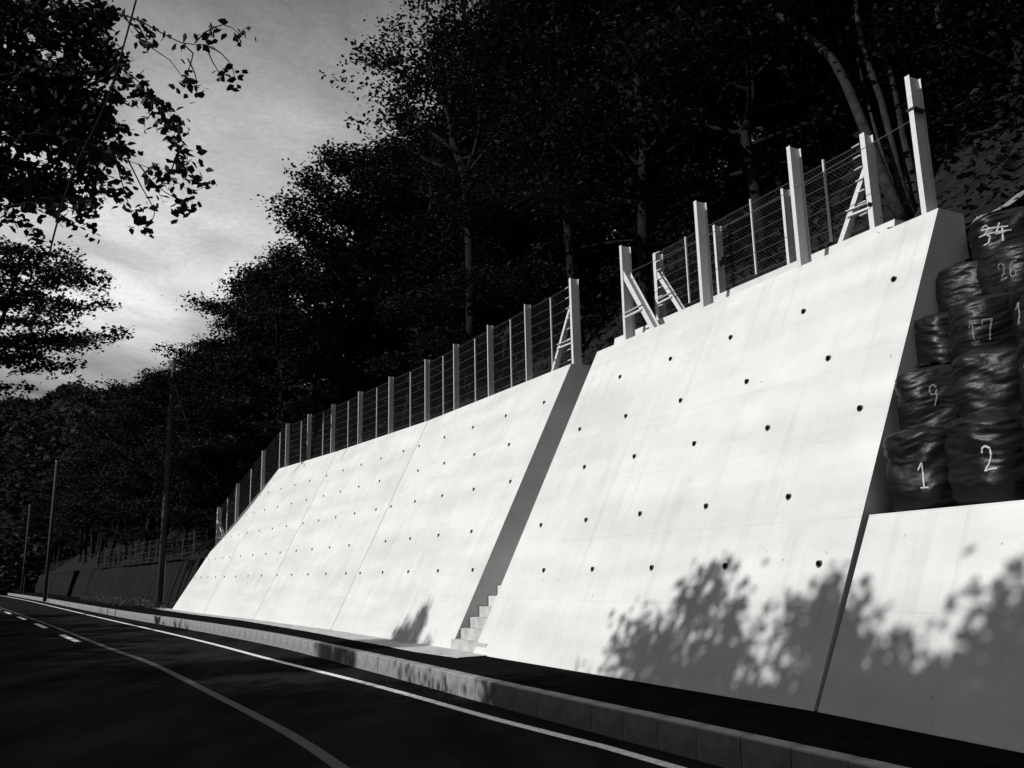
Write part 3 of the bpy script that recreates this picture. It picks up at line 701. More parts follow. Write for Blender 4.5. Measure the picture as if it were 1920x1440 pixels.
# ground sheet with pleats on the slope above the bags
vs = []; n1 = 30
s0 = Vector((6.55, 11.75, 6.42)); s1 = Vector((8.6, 10.2, 7.35))
for i in range(n1 + 1):
    t = i / n1; p = s0.lerp(s1, t)
    for j, q in enumerate(np.linspace(0, .9, 7)):
        vs.append((*(p + BN * q).xy, p.z + .32 * q + .03 * math.sin(j * 2.2 + t * 25) + .07 * (j % 2)))
gs = obj('ground_sheet', mesh('ground_sheet', vs, [(i * 7 + j, i * 7 + j + 1, (i + 1) * 7 + j + 1, (i + 1) * 7 + j) for i in range(n1) for j in range(6)], M_TARP)); tag(gs, 'pleated pale sheet laid on the slope above the black bags', 'ground sheet')

# ------------------------------------------------------------------ trees
rng = np.random.default_rng(11)
LEAF_OUT = np.array([(0, -.5, 0), (.36, -.12, .05), (.22, .3, .02), (0, .62, -.06), (-.22, .3, .02), (-.36, -.12, .05)])
def leaf_cloud(centers, sizes, upbias=0.9, quad=True):
    n = len(centers); nv = rng.normal(size=(n, 3)); nv[:, 2] = np.abs(nv[:, 2]) + upbias; nv /= np.linalg.norm(nv, axis=1)[:, None]
    t = rng.normal(size=(n, 3)); t -= nv * (t * nv).sum(1)[:, None]; t /= np.linalg.norm(t, axis=1)[:, None]; b = np.cross(nv, t)
    if quad:
        sh = np.array([(0, -.5, 0), (.34, 0.05, .05), (0, .55, -.04), (-.34, 0.05, .05)])
    else: sh = LEAF_OUT
    k = len(sh)
    V_ = centers[:, None, :] + sizes[:, None, None] * (sh[None, :, 0, None] * t[:, None, :] + sh[None, :, 1, None] * b[:, None, :] + sh[None, :, 2, None] * nv[:, None, :])
    V_ = V_.reshape(-1, 3)
    me = bpy.data.meshes.new('crown'); me.vertices.add(len(V_)); me.vertices.foreach_set('co', V_.astype(np.float32).ravel())
    if quad: faces = (np.arange(n)[:, None] * 4 + np.array([0, 1, 2, 3])); ln = 4; nf = n
    else:
        faces = (np.arange(n)[:, None, None] * 6 + np.array([[0, 1, 5, 5], [0, 0, 0, 0]])[None, :0]) if False else None
        faces = np.concatenate([np.arange(n)[:, None] * 6 + np.array([0, 1, 2, 3]), np.arange(n)[:, None] * 6 + np.array([0, 3, 4, 5])]); ln = 4; nf = 2 * n
    me.loops.add(nf * ln); me.loops.foreach_set('vertex_index', faces.astype(np.int32).ravel())
    me.polygons.add(nf); me.polygons.foreach_set('loop_start', np.arange(0, nf * ln, ln, dtype=np.int32))
    me.update(calc_edges=True); return me
def grow(seed, H, spread, limbs, t_lo=.28, rise=.5, twigs=6, lpc=22, leaf=.15, sig=(.42, .13), fork=False, r0=.16, lean=(0, 0)):
    rr = random.Random(seed); mb = MB(); cl_ = []
    tr = [Vector((0, 0, -0.5))]; k = 8; dx_, dy_ = lean
    for i in range(1, k + 1):
        z = H * .9 * i / k; tr.append(Vector((tr[-1].x + rr.uniform(-.22, .22) + dx_ * H / k, tr[-1].y + rr.uniform(-.22, .22) + dy_ * H / k, z)))
    mb.tube(tr, [r0 * (1.15 - i / k) + .02 for i in range(k + 1)], 7)
    def on(t):
        f = t * k; i = min(k - 1, int(f)); return tr[i].lerp(tr[i + 1], f - i)
    for i in range(limbs):
        t = t_lo + (1 - t_lo) * (i + rr.random() * .6) / limbs; az = i * 2.4 + rr.uniform(-.4, .4); p = on(min(t, 1))
        u = (t - t_lo) / (1 - t_lo); L = spread * (0.55 + .6 * math.sin(math.pi * (0.18 + .74 * u))) * rr.uniform(.75, 1.1) * (1 - .35 * u)
        d = Vector((math.cos(az), math.sin(az), rise * (0.45 + .9 * u))).normalized(); pts = [p]; n = 5
        for j in range(n):
            d = (d + Vector((rr.uniform(-.18, .18), rr.uniform(-.18, .18), rr.uniform(-.05, .12) - .07 * j * .5))).normalized(); pts.append(pts[-1] + d * L / n)
        rl = r0 * (.55 - .3 * u); mb.tube(pts, [rl * (1 - j / (n + .6)) + .006 for j in range(n + 1)], 5, cap=False)
        for s_ in range(twigs):
            f = .3 + .7 * (s_ + rr.random() * .5) / twigs; jj = min(n - 1, int(f * n)); q = pts[jj].lerp(pts[jj + 1], f * n - jj); sd2 = 1 if s_ % 2 else -1
            side = Vector((-d.y * sd2, d.x * sd2, rr.uniform(-.1, .3))); dd = (d * .7 + side * rr.uniform(.5, 1)).normalized(); l2 = L * .42 * (1.15 - .5 * f) * rr.uniform(.7, 1.2)
            q2 = q + dd * l2 * .5 + Vector((0, 0, .05)); q3 = q + dd * l2 + Vector((0, 0, rr.uniform(-.1, .15))); mb.tube([q, q2, q3], [.022, .014, .006], 4, cap=False)
            cl_ += [q2, q3, (q2 + q3) / 2 + Vector((rr.uniform(-.3, .3), rr.uniform(-.3, .3), .05))]
        cl_ += [pts[-1]]
    for _ in range(4): cl_.append(tr[-1] + Vector((rr.uniform(-.5, .5), rr.uniform(-.5, .5), rr.uniform(0, .9))))
    cc = np.array([tuple(c) for c in cl_]); n = len(cc); ce = np.repeat(cc, lpc, axis=0)
    ce = ce + rng.normal(size=ce.shape) * np.array([sig[0], sig[0], sig[1]])
    return mb, ce, rng.uniform(.7, 1.25, size=len(ce)) * leaf
def variant(seed, leafm=M_LEAF, bark=M_BARK, **k):
    mb, ce, sz = grow(seed, **k); tm = mb.me('trunk', bark, smooth=True); cm = leaf_cloud(ce, sz); cm.materials.append(leafm); return tm, cm
VARS = [variant(1, H=12, spread=4.4, limbs=18, lpc=48, leaf=.175, sig=(.36, .12)), variant(2, H=12.5, spread=4.0, limbs=20, lpc=46, leaf=.165, rise=.8, sig=(.34, .12)),
        variant(3, H=12, spread=4.8, limbs=17, lpc=52, leaf=.16, rise=.35, sig=(.42, .09)), variant(4, H=11.5, spread=4.2, limbs=19, lpc=42, leaf=.19, t_lo=.2, sig=(.38, .13)),
        variant(5, H=12, spread=3.6, limbs=22, lpc=46, leaf=.15, rise=1.0, t_lo=.22, sig=(.34, .12)), variant(6, H=7, spread=3.4, limbs=15, lpc=48, leaf=.16, t_lo=.1, rise=.6, sig=(.34, .12))]
VARS.append(variant(7, H=12, spread=4.6, limbs=13, twigs=3, lpc=95, leaf=.19, sig=(.30, .22), t_lo=.3))
def place(v, p, s, rz, label, group, tilt=(0, 0), sz=None, name='broadleaf_tree', cat='tree'):
    e = empty(name, p, rz); e.rotation_euler = (tilt[0], tilt[1], rz); e.scale = (s, s, sz or s); tag(e, label, cat, group)
    obj('trunk', VARS[v][0], e); obj('crown', VARS[v][1], e); return e
SKY = [(0, 735), (60, 735), (130, 725), (190, 700), (240, 640), (290, 582), (370, 518), (400, 445), (500, 350), (560, 330), (640, 250), (690, 200), (712, 60), (800, 0), (840, -60), (2000, -400)]
def sky_y(x):
    for (a, b), (c, d) in zip(SKY, SKY[1:]):
        if a <= x <= c: return b + (d - b) * (x - a) / (c - a)
    return 735 if x < 0 else -400
def landmark(y, q, v):
    L_ = [(9, 'above the black bags'), (19, 'above the tall near wall'), (27, 'above the panel next to the stairs'), (34.5, 'above the second panel from the stairs'), (41, 'above the third panel from the stairs'), (48, 'above the sloping end of the far wall'), (60, 'just past the tall utility pole'), (82, 'above the dark old wall'), (120, 'behind the distant utility poles'), (999, 'where the road bends out of sight')]
    where = next(t for l, t in L_ if y < l); row = 'front' if q < 4 else ('second' if q < 7 else ('third' if q < 10 else ('middle' if q < 19 else 'upper')))
    kind = ('round crowned', 'tall', 'flat layered', 'coarse leaved', 'narrow', 'low bushy')[v]
    return 'dark %s tree, %s row of wood, %s' % (kind, row, where), '%s trees of the %s row %s' % (kind, row, where)
rr = random.Random(21); used = []
ROW = [2.6, 5.2, 8.2, 12, 16.5, 22, 29, 38, 50, 62]
ntree = 0
for ri, q0 in enumerate(ROW):
    step = 3.4 if q0 < 6 else (4.4 if q0 < 20 else 6)
    acc = 0
    for i in range(1, len(sl)):
        acc += (sl[i] - sl[i - 1]).length
        if acc < step * rr.uniform(.8, 1.2): continue
        acc = 0
        q = q0 + rr.uniform(-1.0, 1.0); p = sl[i] + sn[i] * q; z = hillz(sl[i].z, q, p.x, p.y, HS[i])
        if p.y < 2: continue
        if p.y < 12 and q0 < 4: continue
        px, py, w = project((p.x, p.y, z + 5))
        if w < 5 or px < -260 or px > 2600 or py > 1300: continue
        if py < -750 or (q0 > 40 and p.y > 30): continue
        if p.y > 60 and (q0 > 13 or rr.random() < .25): continue
        if p.y > 110 and (q0 > 9 or rr.random() < .5): continue
        if 1560 < px < 1900 and q0 < 6: continue        # open ground behind the near corner
        if any((p.x - u[0]) ** 2 + (p.y - u[1]) ** 2 < 5.0 for u in used): continue
        small = q0 < 4 and rr.random() < .35
        v = 5 if small else rr.randrange(5); H0 = 11.9 if v < 5 else 7.4
        s = rr.uniform(.85, 1.2) if p.y < 27 or small else rr.uniform(1.15, 1.3)
        # keep the top below the ridge line that the wood shows
        for _ in range(25):
            tx, ty, _w = project((p.x, p.y, z + H0 * s))
            RR = (5.8 if v != 4 else 4.4) * s
            sx_, sy_, _w2 = project((p.x - .70 * RR, p.y, z + H0 * s * .86)); s2x, s2y, _w2 = project((p.x - 1.05 * RR, p.y, z + H0 * s * .70))
            if ty < sky_y(tx) + 4 or sy_ < sky_y(sx_) - 14 or s2y < sky_y(s2x) - 14: s *= .95
            else: break
        if s < .3: continue
        used.append((p.x, p.y)); lb, gp_ = landmark(p.y, q0, v)
        place(v, (p.x, p.y, z), s, rr.uniform(0, 6.28), lb, gp_, (rr.uniform(-.06, .06), rr.uniform(-.06, .06))); ntree += 1
for i in range(1, len(sl)):
    if not (4 < sl[i].y < 46): continue
    for q0 in (3.2, 6.5, 10, 14, 18.5, 24, 31):
        if rr.random() < .42: continue
        q = q0 + rr.uniform(-1.3, 1.3); p = sl[i] + sn[i] * q; z = hillz(sl[i].z, q, p.x, p.y, HS[i]); px, py, w = project((p.x, p.y, z + 3))
        if w < 8 or px < 300 or px > 2100 or py < -500 or (1540 < px < 1930 and py > 120 and q0 < 9): continue
        if any((p.x - u[0]) ** 2 + (p.y - u[1]) ** 2 < 2.6 for u in used): continue
        s = rr.uniform(.5, .85); tx, ty, _w = project((p.x, p.y, z + 7.4 * s))
        if ty < sky_y(tx - 40) + 15: continue
        used.append((p.x, p.y)); lb, gp_ = landmark(p.y, q0, 5); place(5, (p.x, p.y, z - .3), s, rr.uniform(0, 6.28), lb, gp_)
print('hill trees', ntree)

# individual trees one can tell apart
def named_tree(seed, p, label, bark=M_BARKP, leafm=M_LEAF, name='broadleaf_tree', **k):
    tm, cm = variant(seed, leafm, bark, **k); e = empty(name, p); tag(e, label, 'tree'); obj('trunk', tm, e); obj('crown', cm, e); return e
def hill_at(x, y):
    best = min(range(len(sl)), key=lambda i: abs((Vector((x, y, 0)) - Vector((*sl[i].xy, 0))).dot(Vector((sn[i].y, -sn[i].x, 0)))) + (0 if (Vector((x, y, 0)) - Vector((*sl[i].xy, 0))).dot(sn[i]) > -1 else 50))
    q = (Vector((x, y, 0)) - Vector((*sl[best].xy, 0))).dot(sn[best]); return hillz(sl[best].z, max(q, 0), x, y, HS[best])
def stem_tree(name, stems, label, m, leaves=True):
    """stems: list of (points in world, r0, r1)"""
    base = Vector(stems[0][0][0]); e = empty(name, base); tag(e, label, 'tree')
    for pts, r0_, r1_ in stems:
        pl = [Vector(p) for p in pts]; sp = cr_spline([tuple(p) for p in pl], .5); k = len(sp)
        mb = MB(); mb.tube([p - base for p in sp], [r0_ + (r1_ - r0_) * i / (k - 1) for i in range(k)], 8); obj('trunk', mb.me('trunk', m, smooth=True), e)
    return e
# fan of bare stems rising behind the near post
D = 15.5
e = stem_tree('multi_stem_tree', [
    ([at(1700, 420, 14.2), at(1672, 370, 14.3), at(1640, 290, 14.6), at(1600, 190, 15), at(1560, 110, 15.4), at(1500, 60, 16), at(1430, 0, 16.5), at(1380, -60, 17)], .12, .05),
    ([at(1715, 415, 14.3), at(1690, 350, 14.6), at(1672, 270, 15), at(1650, 180, 15.3), at(1615, 80, 15.6), at(1600, -40, 16)], .09, .04),
    ([at(1728, 405, 14.4), at(1712, 340, 14.8), at(1690, 250, 15.2), at(1672, 150, 15.7), at(1645, 60, 16.2), at(1640, -60, 16.6)], .10, .045),
    ([at(1705, 412, 14.5), at(1668, 330, 15.0), at(1640, 240, 15.5), at(1622, 170, 16), at(1608, 110, 16.2)], .05, .02)],
    'cluster of bare curving grey stems fanning up behind the cable barrier', M_BARKP)
cc = []
for q in range(60): cc.append(at(rr.uniform(1300, 1720), rr.uniform(-420, -20), rr.uniform(14.5, 18)))
ce = np.repeat(np.array([tuple(c - e.location) for c in cc]), 50, axis=0); ce = ce + rng.normal(size=ce.shape) * np.array([.5, .5, .14])
cm = leaf_cloud(ce, rng.uniform(.1, .2, len(ce))); cm.materials.append(M_LEAF); obj('crown', cm, e)
e = stem_tree('slender_tree', [([at(1826, 345, 16.5), at(1812, 260, 16.8), at(1795, 180, 17), at(1778, 120, 17.2), at(1762, 20, 17.6), at(1752, -80, 18), at(1735, -200, 18.4)], .13, .09)],
    'single pale trunk leaning left on the slope above the black bags', M_BARKP)
cc = [at(rr.uniform(1620, 1900), rr.uniform(-460, -120), rr.uniform(16.5, 20)) for q in range(50)]
ce = np.repeat(np.array([tuple(c - e.location) for c in cc]), 50, axis=0); ce = ce + rng.normal(size=ce.shape) * np.array([.5, .5, .14])
cm = leaf_cloud(ce, rng.uniform(.1, .2, len(ce))); cm.materials.append(M_LEAF); obj('crown', cm, e)
# tall forked tree on the skyline
def feathery(name, px0, py0, d0, trunk_px, limbs_px, label, leaf, rad, per, n_cl=3):
    base = at(px0, py0, d0); e = empty(name, base); tag(e, label, 'tree')
    mb = MB()
    def tub(pp, r0_, r1_):
        sp = cr_spline([tuple(at(x, y, d)) for x, y, d in pp], .6); k = len(sp); mb.tube([p - base for p in sp], [r0_ + (r1_ - r0_) * i / (k - 1) for i in range(k)], 6); return sp
    tub(trunk_px, .2, .1); cl_ = []
    for pp in limbs_px:
        sp = tub(pp, .08, .015)
        for i in range(len(sp) // 3, len(sp)):
            for _ in range(n_cl): cl_.append(sp[i] - base + Vector((rr.gauss(0, rad), rr.gauss(0, rad), rr.gauss(0, rad * .45))))
    obj('trunk', mb.me('trunk', M_BARK, smooth=True), e)
    ce = np.repeat(np.array([tuple(c) for c in cl_]), per, axis=0); ce = ce + rng.normal(size=ce.shape) * np.array([.33, .33, .09])
    cm = leaf_cloud(ce, rng.uniform(.7, 1.2, len(ce)) * leaf); cm.materials.append(M_LEAFB); obj('crown', cm, e); return e
feathery('tall_tree', 885, 640, 27, [(885, 640, 27), (882, 480, 27), (872, 330, 27), (850, 270, 27.2), (845, 200, 27.5), (842, 110, 28)],
    [[(872, 330, 27), (900, 240, 27), (890, 120, 27), (905, 20, 27), (915, -60, 27)], [(850, 250, 27), (820, 170, 27.5), (770, 150, 28), (730, 125, 28), (690, 100, 28.5)], [(860, 290, 27), (800, 240, 27.5), (750, 190, 28), (700, 180, 28)],
     [(845, 200, 27.5), (805, 110, 28), (770, 70, 28), (740, 60, 28.5)], [(842, 110, 28), (820, 50, 28), (800, 10, 28), (795, -20, 28)], [(850, 160, 27.5), (880, 80, 28), (870, 10, 28), (860, -50, 28)], [(872, 330, 27), (930, 260, 27), (990, 180, 27), (1010, 90, 27.5)],
     [(872, 330, 27), (800, 300, 27.5), (740, 260, 28), (705, 235, 28)], [(905, 20, 27), (960, -10, 27), (1020, -30, 27)]],
    'tall feathery tree with a forked trunk reaching out against the sky over the wall', .16, .40, 38, 4)
# dead pale snags among the dark crowns
for (pp, lab) in (([(1392, 172, 20), (1385, 200, 20), (1368, 222, 20), (1345, 240, 20)], 'thin sunlit bare branch curving down in the dark wood above the mesh fence'), ([(1213, 185, 21), (1209, 215, 21), (1211, 240, 21), (1225, 258, 21), (1240, 270, 21)], 'short crooked bare branch catching light among the dark crowns')):
    sp = cr_spline([tuple(at(*q)) for q in pp], .2); base = sp[0]; mb = MB(); mb.tube([p - base for p in sp], [.03 - .02 * i / len(sp) for i in range(len(sp))], 6)
    tag(obj('dead_branch', mb.me('dead_branch', M_BARKP, smooth=True), None, base), lab, 'branch')

# undergrowth behind the fences: countless small plants
cc = []
for i in range(len(sl)):
    if not (4 < sl[i].y < 80): continue
    for _ in range(26 if sl[i].y > 30 else 70):
        q = .9 + abs(rr.gauss(0, 3.2 if sl[i].y > 30 else 9)); p = sl[i] + sn[i] * q + Vector((rr.uniform(-1, 1), rr.uniform(-1, 1), 0)); z = hillz(sl[i].z, q, p.x, p.y, HS[i]); 
        if q < 1.6 and sl[i].y < 20: z -= .1
        cc.append((p.x, p.y, z + rr.uniform(.0, .5) * min(1, q)))
ce = np.repeat(np.array(cc), 26, axis=0); ce = ce + rng.normal(size=ce.shape) * np.array([.4, .4, .18])
cm = leaf_cloud(ce, rng.uniform(.08, .2, len(ce))); cm.materials.append(M_LEAF); tag(obj('undergrowth', cm), 'low dark undergrowth covering the slope behind the fences', 'undergrowth', kind='stuff')

# far wooded hill closing the valley
vs = []; nx, ny = 60, 14; FH = []
for i in range(nx):
    az = R(-48 + 46 * i / (nx - 1))
    for j in range(ny):
        d = 150 + 15 * j; hh = 50 * (math.sin(math.pi * .5 * min(1, (j) / 8))) * (1 + .06 * math.sin(i * .5) + .03 * math.sin(i * 1.7)) - 2
        vs.append((d * math.sin(az), d * math.cos(az), hh))
tag(obj('far_hill', mesh('far_hill', vs, [(i * ny + j, (i + 1) * ny + j, (i + 1) * ny + j + 1, i * ny + j + 1) for i in range(nx - 1) for j in range(ny - 1)], M_SOIL, smooth=True)), kind='structure')
cc = np.array(vs).reshape(nx, ny, 3); pts = []
for _ in range(5200):
    i = rng.integers(0, nx - 1); j = rng.integers(0, ny - 1); a, b = rng.random(2); p = cc[i, j] * (1 - a) * (1 - b) + cc[i + 1, j] * a * (1 - b) + cc[i, j + 1] * (1 - a) * b + cc[i + 1, j + 1] * a * b; pts.append(p)
pts = np.array(pts); k = 34; ce = np.repeat(pts, k, axis=0); dr = rng.normal(size=ce.shape); dr /= np.linalg.norm(dr, axis=1)[:, None]; dr[:, 2] = np.abs(dr[:, 2])
ce = ce + dr * rng.uniform(1.5, 3.2, size=(len(ce), 1)); cm = leaf_cloud(ce, rng.uniform(.6, 1.4, len(ce)), .6); cm.materials.append(M_LEAF); tag(obj('far_wood', cm), 'far wooded hill closing the valley at the left', 'wood', kind='stuff')

# ------------------------------------------------------------------ trees over the road at upper left
def overhang(name, base, trunk, branches, label, leaf, n_leaf, rb, sideprob, spread, quad, flat, leafm=M_LEAFB, per=4):
    e = empty(name, base); tag(e, label, 'tree'); mb = MB(); mbb = MB(); cen = []
    sp = cr_spline([tuple(Vector(p)) for p in trunk], .8); k = len(sp); mb.tube([p - Vector(base) for p in sp], [.16 - .08 * i / k for i in range(k)], 8)
    obj('trunk', mb.me('trunk', M_BARK, smooth=True), e)
    for pp, dens, big in branches:
        sp = cr_spline([tuple(p) for p in pp], .35); k = len(sp)
        mbb.tube([p - Vector(base) for p in sp], [(rb if big else rb * .38) * (1 - .85 * i / k) + .004 for i in range(k)], 5)
        for i in range(1, k):
            if rr.random() < sideprob * dens:
                d = (sp[i] - sp[i - 1]).normalized(); side = d.cross(Vector((0, 0, 1))) * rr.choice((-1, 1)); L = spread * rr.uniform(.4, 1.1)
                dd = (d * .8 + side * rr.uniform(.2, .9) + Vector((0, 0, rr.uniform(-.7, .35)))).normalized(); q = [sp[i]]
                for j in range(4): dd = (dd + Vector((rr.uniform(-.2, .2), rr.uniform(-.2, .2), -.16 if not flat else rr.uniform(-.1, .1)))).normalized(); q.append(q[-1] + dd * L / 4)
                mbb.tube([x - Vector(base) for x in q], [.016, .013, .01, .008, .005], 4, cap=False)
                for j in range(1, 5):
                    if rr.random() < .75: cen.append(q[j] - Vector(base))
            if rr.random() < .5 * dens: cen.append(sp[i] - Vector(base) + Vector((rr.gauss(0, .08), rr.gauss(0, .08), -.05)))
        cen.append(sp[-1] - Vector(base))
    obj('branches', mbb.me('branches', M_BARK, smooth=True), e)
    ce = np.repeat(np.array([tuple(c) for c in cen]), per, axis=0); s_ = np.array([leaf * .75, leaf * .75, leaf * (.5 if not flat else .25)]) * (1 if not flat else 1.5)
    ce = ce + rng.normal(size=ce.shape) * s_; cm = leaf_cloud(ce, rng.uniform(.75, 1.2, len(ce)) * leaf, .3 if not flat else .8, quad); cm.materials.append(leafm); obj('leaves', cm, e); return e
br = []
DS = 1.34
def bp_(*a, dens=1.0, big=False): br.append(([at(x, y, d * DS) for x, y, d in a], dens, big))
# thick top bough and its outreaching twigs
bp_((-120, 60, 24), (20, 32, 23.5), (120, 24, 23), (235, 30, 22.5), (300, 60, 22), (340, 80, 22), (385, 84, 22), dens=.6, big=True)
bp_((365, 80, 22), (385, 60, 22), (418, 46, 22), (435, 52, 22), (455, 68, 22), dens=.45)
bp_((385, 84, 22), (415, 100, 22), (435, 122, 22), (440, 146, 22), dens=.4)
bp_((385, 84, 22), (398, 115, 22), (415, 142, 22), dens=.4)
bp_((345, 84, 22), (362, 100, 22), (352, 135, 22), (345, 162, 22), dens=.4)
bp_((352, 110, 22), (366, 140, 22), (370, 172, 22), dens=.35)
bp_((260, 50, 22.4), (285, 90, 22), (318, 112, 22), (345, 150, 22), dens=.15)
bp_((100, 30, 23.5), (170, 70, 23), (230, 130, 22.8), (262, 170, 22.6), (292, 195, 22.5), (318, 215, 22.5), (335, 250, 22.5), (350, 285, 22.5), dens=.75)
bp_((230, 130, 22.8), (262, 155, 22.6), (272, 175, 22.5), (310, 200, 22.5), dens=.8)
bp_((285, 190, 22.5), (285, 210, 22.5), (275, 225, 22.5), dens=.8)
bp_((-100, 200, 24), (60, 230, 23.5), (160, 270, 23), (250, 305, 22.6), (310, 325, 22.5), (360, 360, 22.5), (392, 348, 22.5), dens=.55)
bp_((260, 308, 22.6), (290, 345, 22.5), (330, 372, 22.5), (362, 378, 22.5), dens=.4)
bp_((240, 300, 22.6), (265, 350, 22.5), (290, 400, 22.5), (272, 432, 22.5), dens=.5)
bp_((215, 290, 22.7), (228, 340, 22.6), (240, 380, 22.5), (252, 415, 22.5), dens=.55)
bp_((90, 350, 23.4), (130, 372, 23), (165, 372, 23), (195, 362, 23), dens=.45)
bp_((320, 322, 22.5), (335, 290, 22.5), (348, 310, 22.5), dens=.15)
# the dense inner crown
INNER = [(0, 0), (225, 10), (215, 95), (205, 165), (225, 215), (250, 280), (200, 330), (150, 400), (95, 385), (40, 420), (0, 400)]
def inside(x, y, P_):
    c = False
    for (x1, y1), (x2, y2) in zip(P_, P_[1:] + P_[:1]):
        if (y1 > y) != (y2 > y) and x < (x2 - x1) * (y - y1) / (y2 - y1) + x1: c = not c
    return c
nb = 0
while nb < 135:
    x, y = rr.uniform(-90, 255), rr.uniform(-80, 410)
    if x > 0 and not inside(x, y, INNER): continue
    if x < 0 and y > 240: continue
    if 90 < x < 150 and 270 < y < 330: continue
    if y > 300 and rr.random() < .45: continue
    if y < 130 and rr.random() < .45: continue
    d = rr.uniform(22.5, 26); ax = x - rr.uniform(60, 170); ay = y - rr.uniform(-30, 60)
    bp_((ax, ay, d + rr.uniform(-.4, .6)), ((ax + x) / 2, (ay + y) / 2 - 12, d), (x, y, d), dens=1.0 if 90 < y < 300 else .85); nb += 1
overhang('overhanging_tree', (-27, 42.5, 0), [(-27, 42.5, -.3), (-27, 42.4, 5), (-27, 42.0, 10), (-26, 39, 13.5), tuple(at(-260, 100, 33)), tuple(at(-120, 60, 32))], br,
         'big leafed tree reaching down over the road from the upper left', .32, 0, .075, .42, 1.5, False, False, per=7)
DS = 1.0
br = []
LOWP = [(0, 470), (60, 455), (140, 470), (150, 452), (190, 500), (178, 530), (212, 566), (150, 600), (130, 612), (236, 628), (200, 640), (130, 650), (165, 712), (120, 700), (60, 660), (40, 680), (0, 650)]
nb = 0
while nb < 135:
    x, y = rr.uniform(-120, 215), rr.uniform(455, 740)
    if x > 0 and not inside(x, y, LOWP): continue
    d = rr.uniform(40, 48); L = rr.uniform(50, 120)
    bp_((x - L, y + rr.uniform(-8, 26), d), (x - L / 2, y + rr.uniform(-4, 8), d), (x, y, d), dens=1.1); nb += 1
bp_((-60, 640, 43), (60, 636, 43), (150, 632, 43), (200, 634, 43), (238, 628, 43), dens=.7)
bp_((-60, 690, 43), (60, 668, 43), (120, 690, 43), (168, 722, 43), dens=1)
bp_((-60, 730, 43), (-10, 720, 43), (50, 722, 43), dens=1)
overhang('overhanging_tree', (-29, 44.5, 0), [(-29, 44.5, -.3), (-28.8, 44.4, 5), (-28, 44.2, 10), (-26.5, 44, 15), (-25.5, 43.6, 19)], br,
         'flat layered dark tree at the left edge below the overhanging boughs', .24, 0, .05, .5, 1.2, True, True, per=9)
# straight bare stem hanging through the boughs
mb = MB(); sp = cr_spline([tuple(at(*q)) for q in ((265, -40, 27.3), (250, 20, 27.3), (200, 190, 27.6), (145, 305, 28), (112, 400, 28.3), (92, 478, 28.5))], .6); base = sp[0]
mb.tube([p - base for p in sp], [.032] * len(sp), 6); tag(obj('vine', mb.me('vine', M_BARK, smooth=True), None, base), 'long straight bare vine crossing the sky beside the upper left tree', 'vine')

# ------------------------------------------------------------------ trees across the road (their shade lies on road and wall)
SH2 = -SH
ra = random.Random(5)
def across(G, z, h, v, s_extra=1.0, side=0):
    Dd = (h - z) / math.tan(SUN_EL); p = Vector((*G, 0)) - SH2 * Dd; H0 = {5: 8.3}.get(v, 13.0)
    place(v, (p.x, p.y, 0), h / H0 * s_extra, ra.uniform(0, 6), 'roadside tree of the row across the road that shades the foot of the walls', 'trees across the road', (0, 0), h / H0)
for G, z, h, v in (((2.5, 10.4), 1.15, 12.3, 6), ((3.4, 8.6), 1.35, 12.0, 6), ((4.2, 6.9), 2.3, 12.6, 6), ((4.9, 5.2), 2.3, 12.6, 6), ((4.0, 7.4), 1.7, 12.2, 6), ((4.6, 6.2), 1.5, 11.6, 1), ((5.2, 4.2), 1.9, 12.2, 0), ((3.9, 7.6), 1.2, 10.4, 3), ((1.6, 12.0), 0.6, 11.3, 1), ((0.2, 13.6), .1, 10.4, 2), ((-2.4, 15.2), .1, 9.4, 3), ((-5.2, 18.2), 0, 9.0, 1), ((-9, 20.5), 0, 9.2, 0), ((-12.5, 23), 0, 9.0, 2), ((-16, 25), 0, 9, 4),
                   ((6.4, 2.6), 3.2, 13, 1), ((8, -2), 3, 13, 0), ((9.6, -7), 3, 13, 2), ((1.6, 9), .0, 9.5, 3), ((0, 11.5), 0, 9.0, 0), ((3, 5), 0, 9.5, 0), ((-4, 13.5), 0, 8.0, 1), ((-8.2, 16.8), 0, 8.0, 3), ((5, -1), 0, 9.5, 1), ((-13.5, 19.5), 0, 8, 2), ((3.2, 6.8), 0, 8.5, 5), ((1.2, 9.6), 0, 7.5, 5), ((-1.4, 12.6), 0, 7.5, 5), ((-3, 9), 0, 7, 5), ((-6, 13), 0, 7, 5), ((-1, 5), 0, 7, 5)):
    across(G, z, h, v)
across((-2.9, 20.2), 2.1, 12.1, 4, .46); across((-2.1, 18.9), 1.5, 11.5, 4, .36)
across((-2.6, 19.7), 1.6, 11.6, 4, .4)
across((3.0, 9.4), 1.0, 11.9, 1)

# unseen hillside across the road, added to keep low sky light off the walls
LB = [(-8, -75), (-8, -20), (-9, 4), (-12.5, 14), (-16, 24), (-24, 35), (-33, 47), (-48, 70), (-66, 97), (-100, 150)]
lb_ = resample(cr_spline(LB, 3.0), 7.0); nx, ny = len(lb_), 8; vs = []
for i, p in enumerate(lb_):
    for j in range(ny):
        q = 9 + 5.2 * j; x = p.x - q; vs.append((x, p.y - (0 if p.y < 10 else .15 * (q - 9)), -.1 + .60 * max(0, q - 9.5) + (.6 * math.sin(i * 1.3 + j) if j else 0)))
tag(obj('sky_blocker_hillside', mesh('sky_blocker_hillside', vs, [(i * ny + j, i * ny + j + 1, (i + 1) * ny + j + 1, (i + 1) * ny + j) for i in range(nx - 1) for j in range(ny - 1)], M_SOIL, smooth=True)), kind='structure')
OH = vs
cc = []  # crowns for the unseen slope, added to block more of the sky
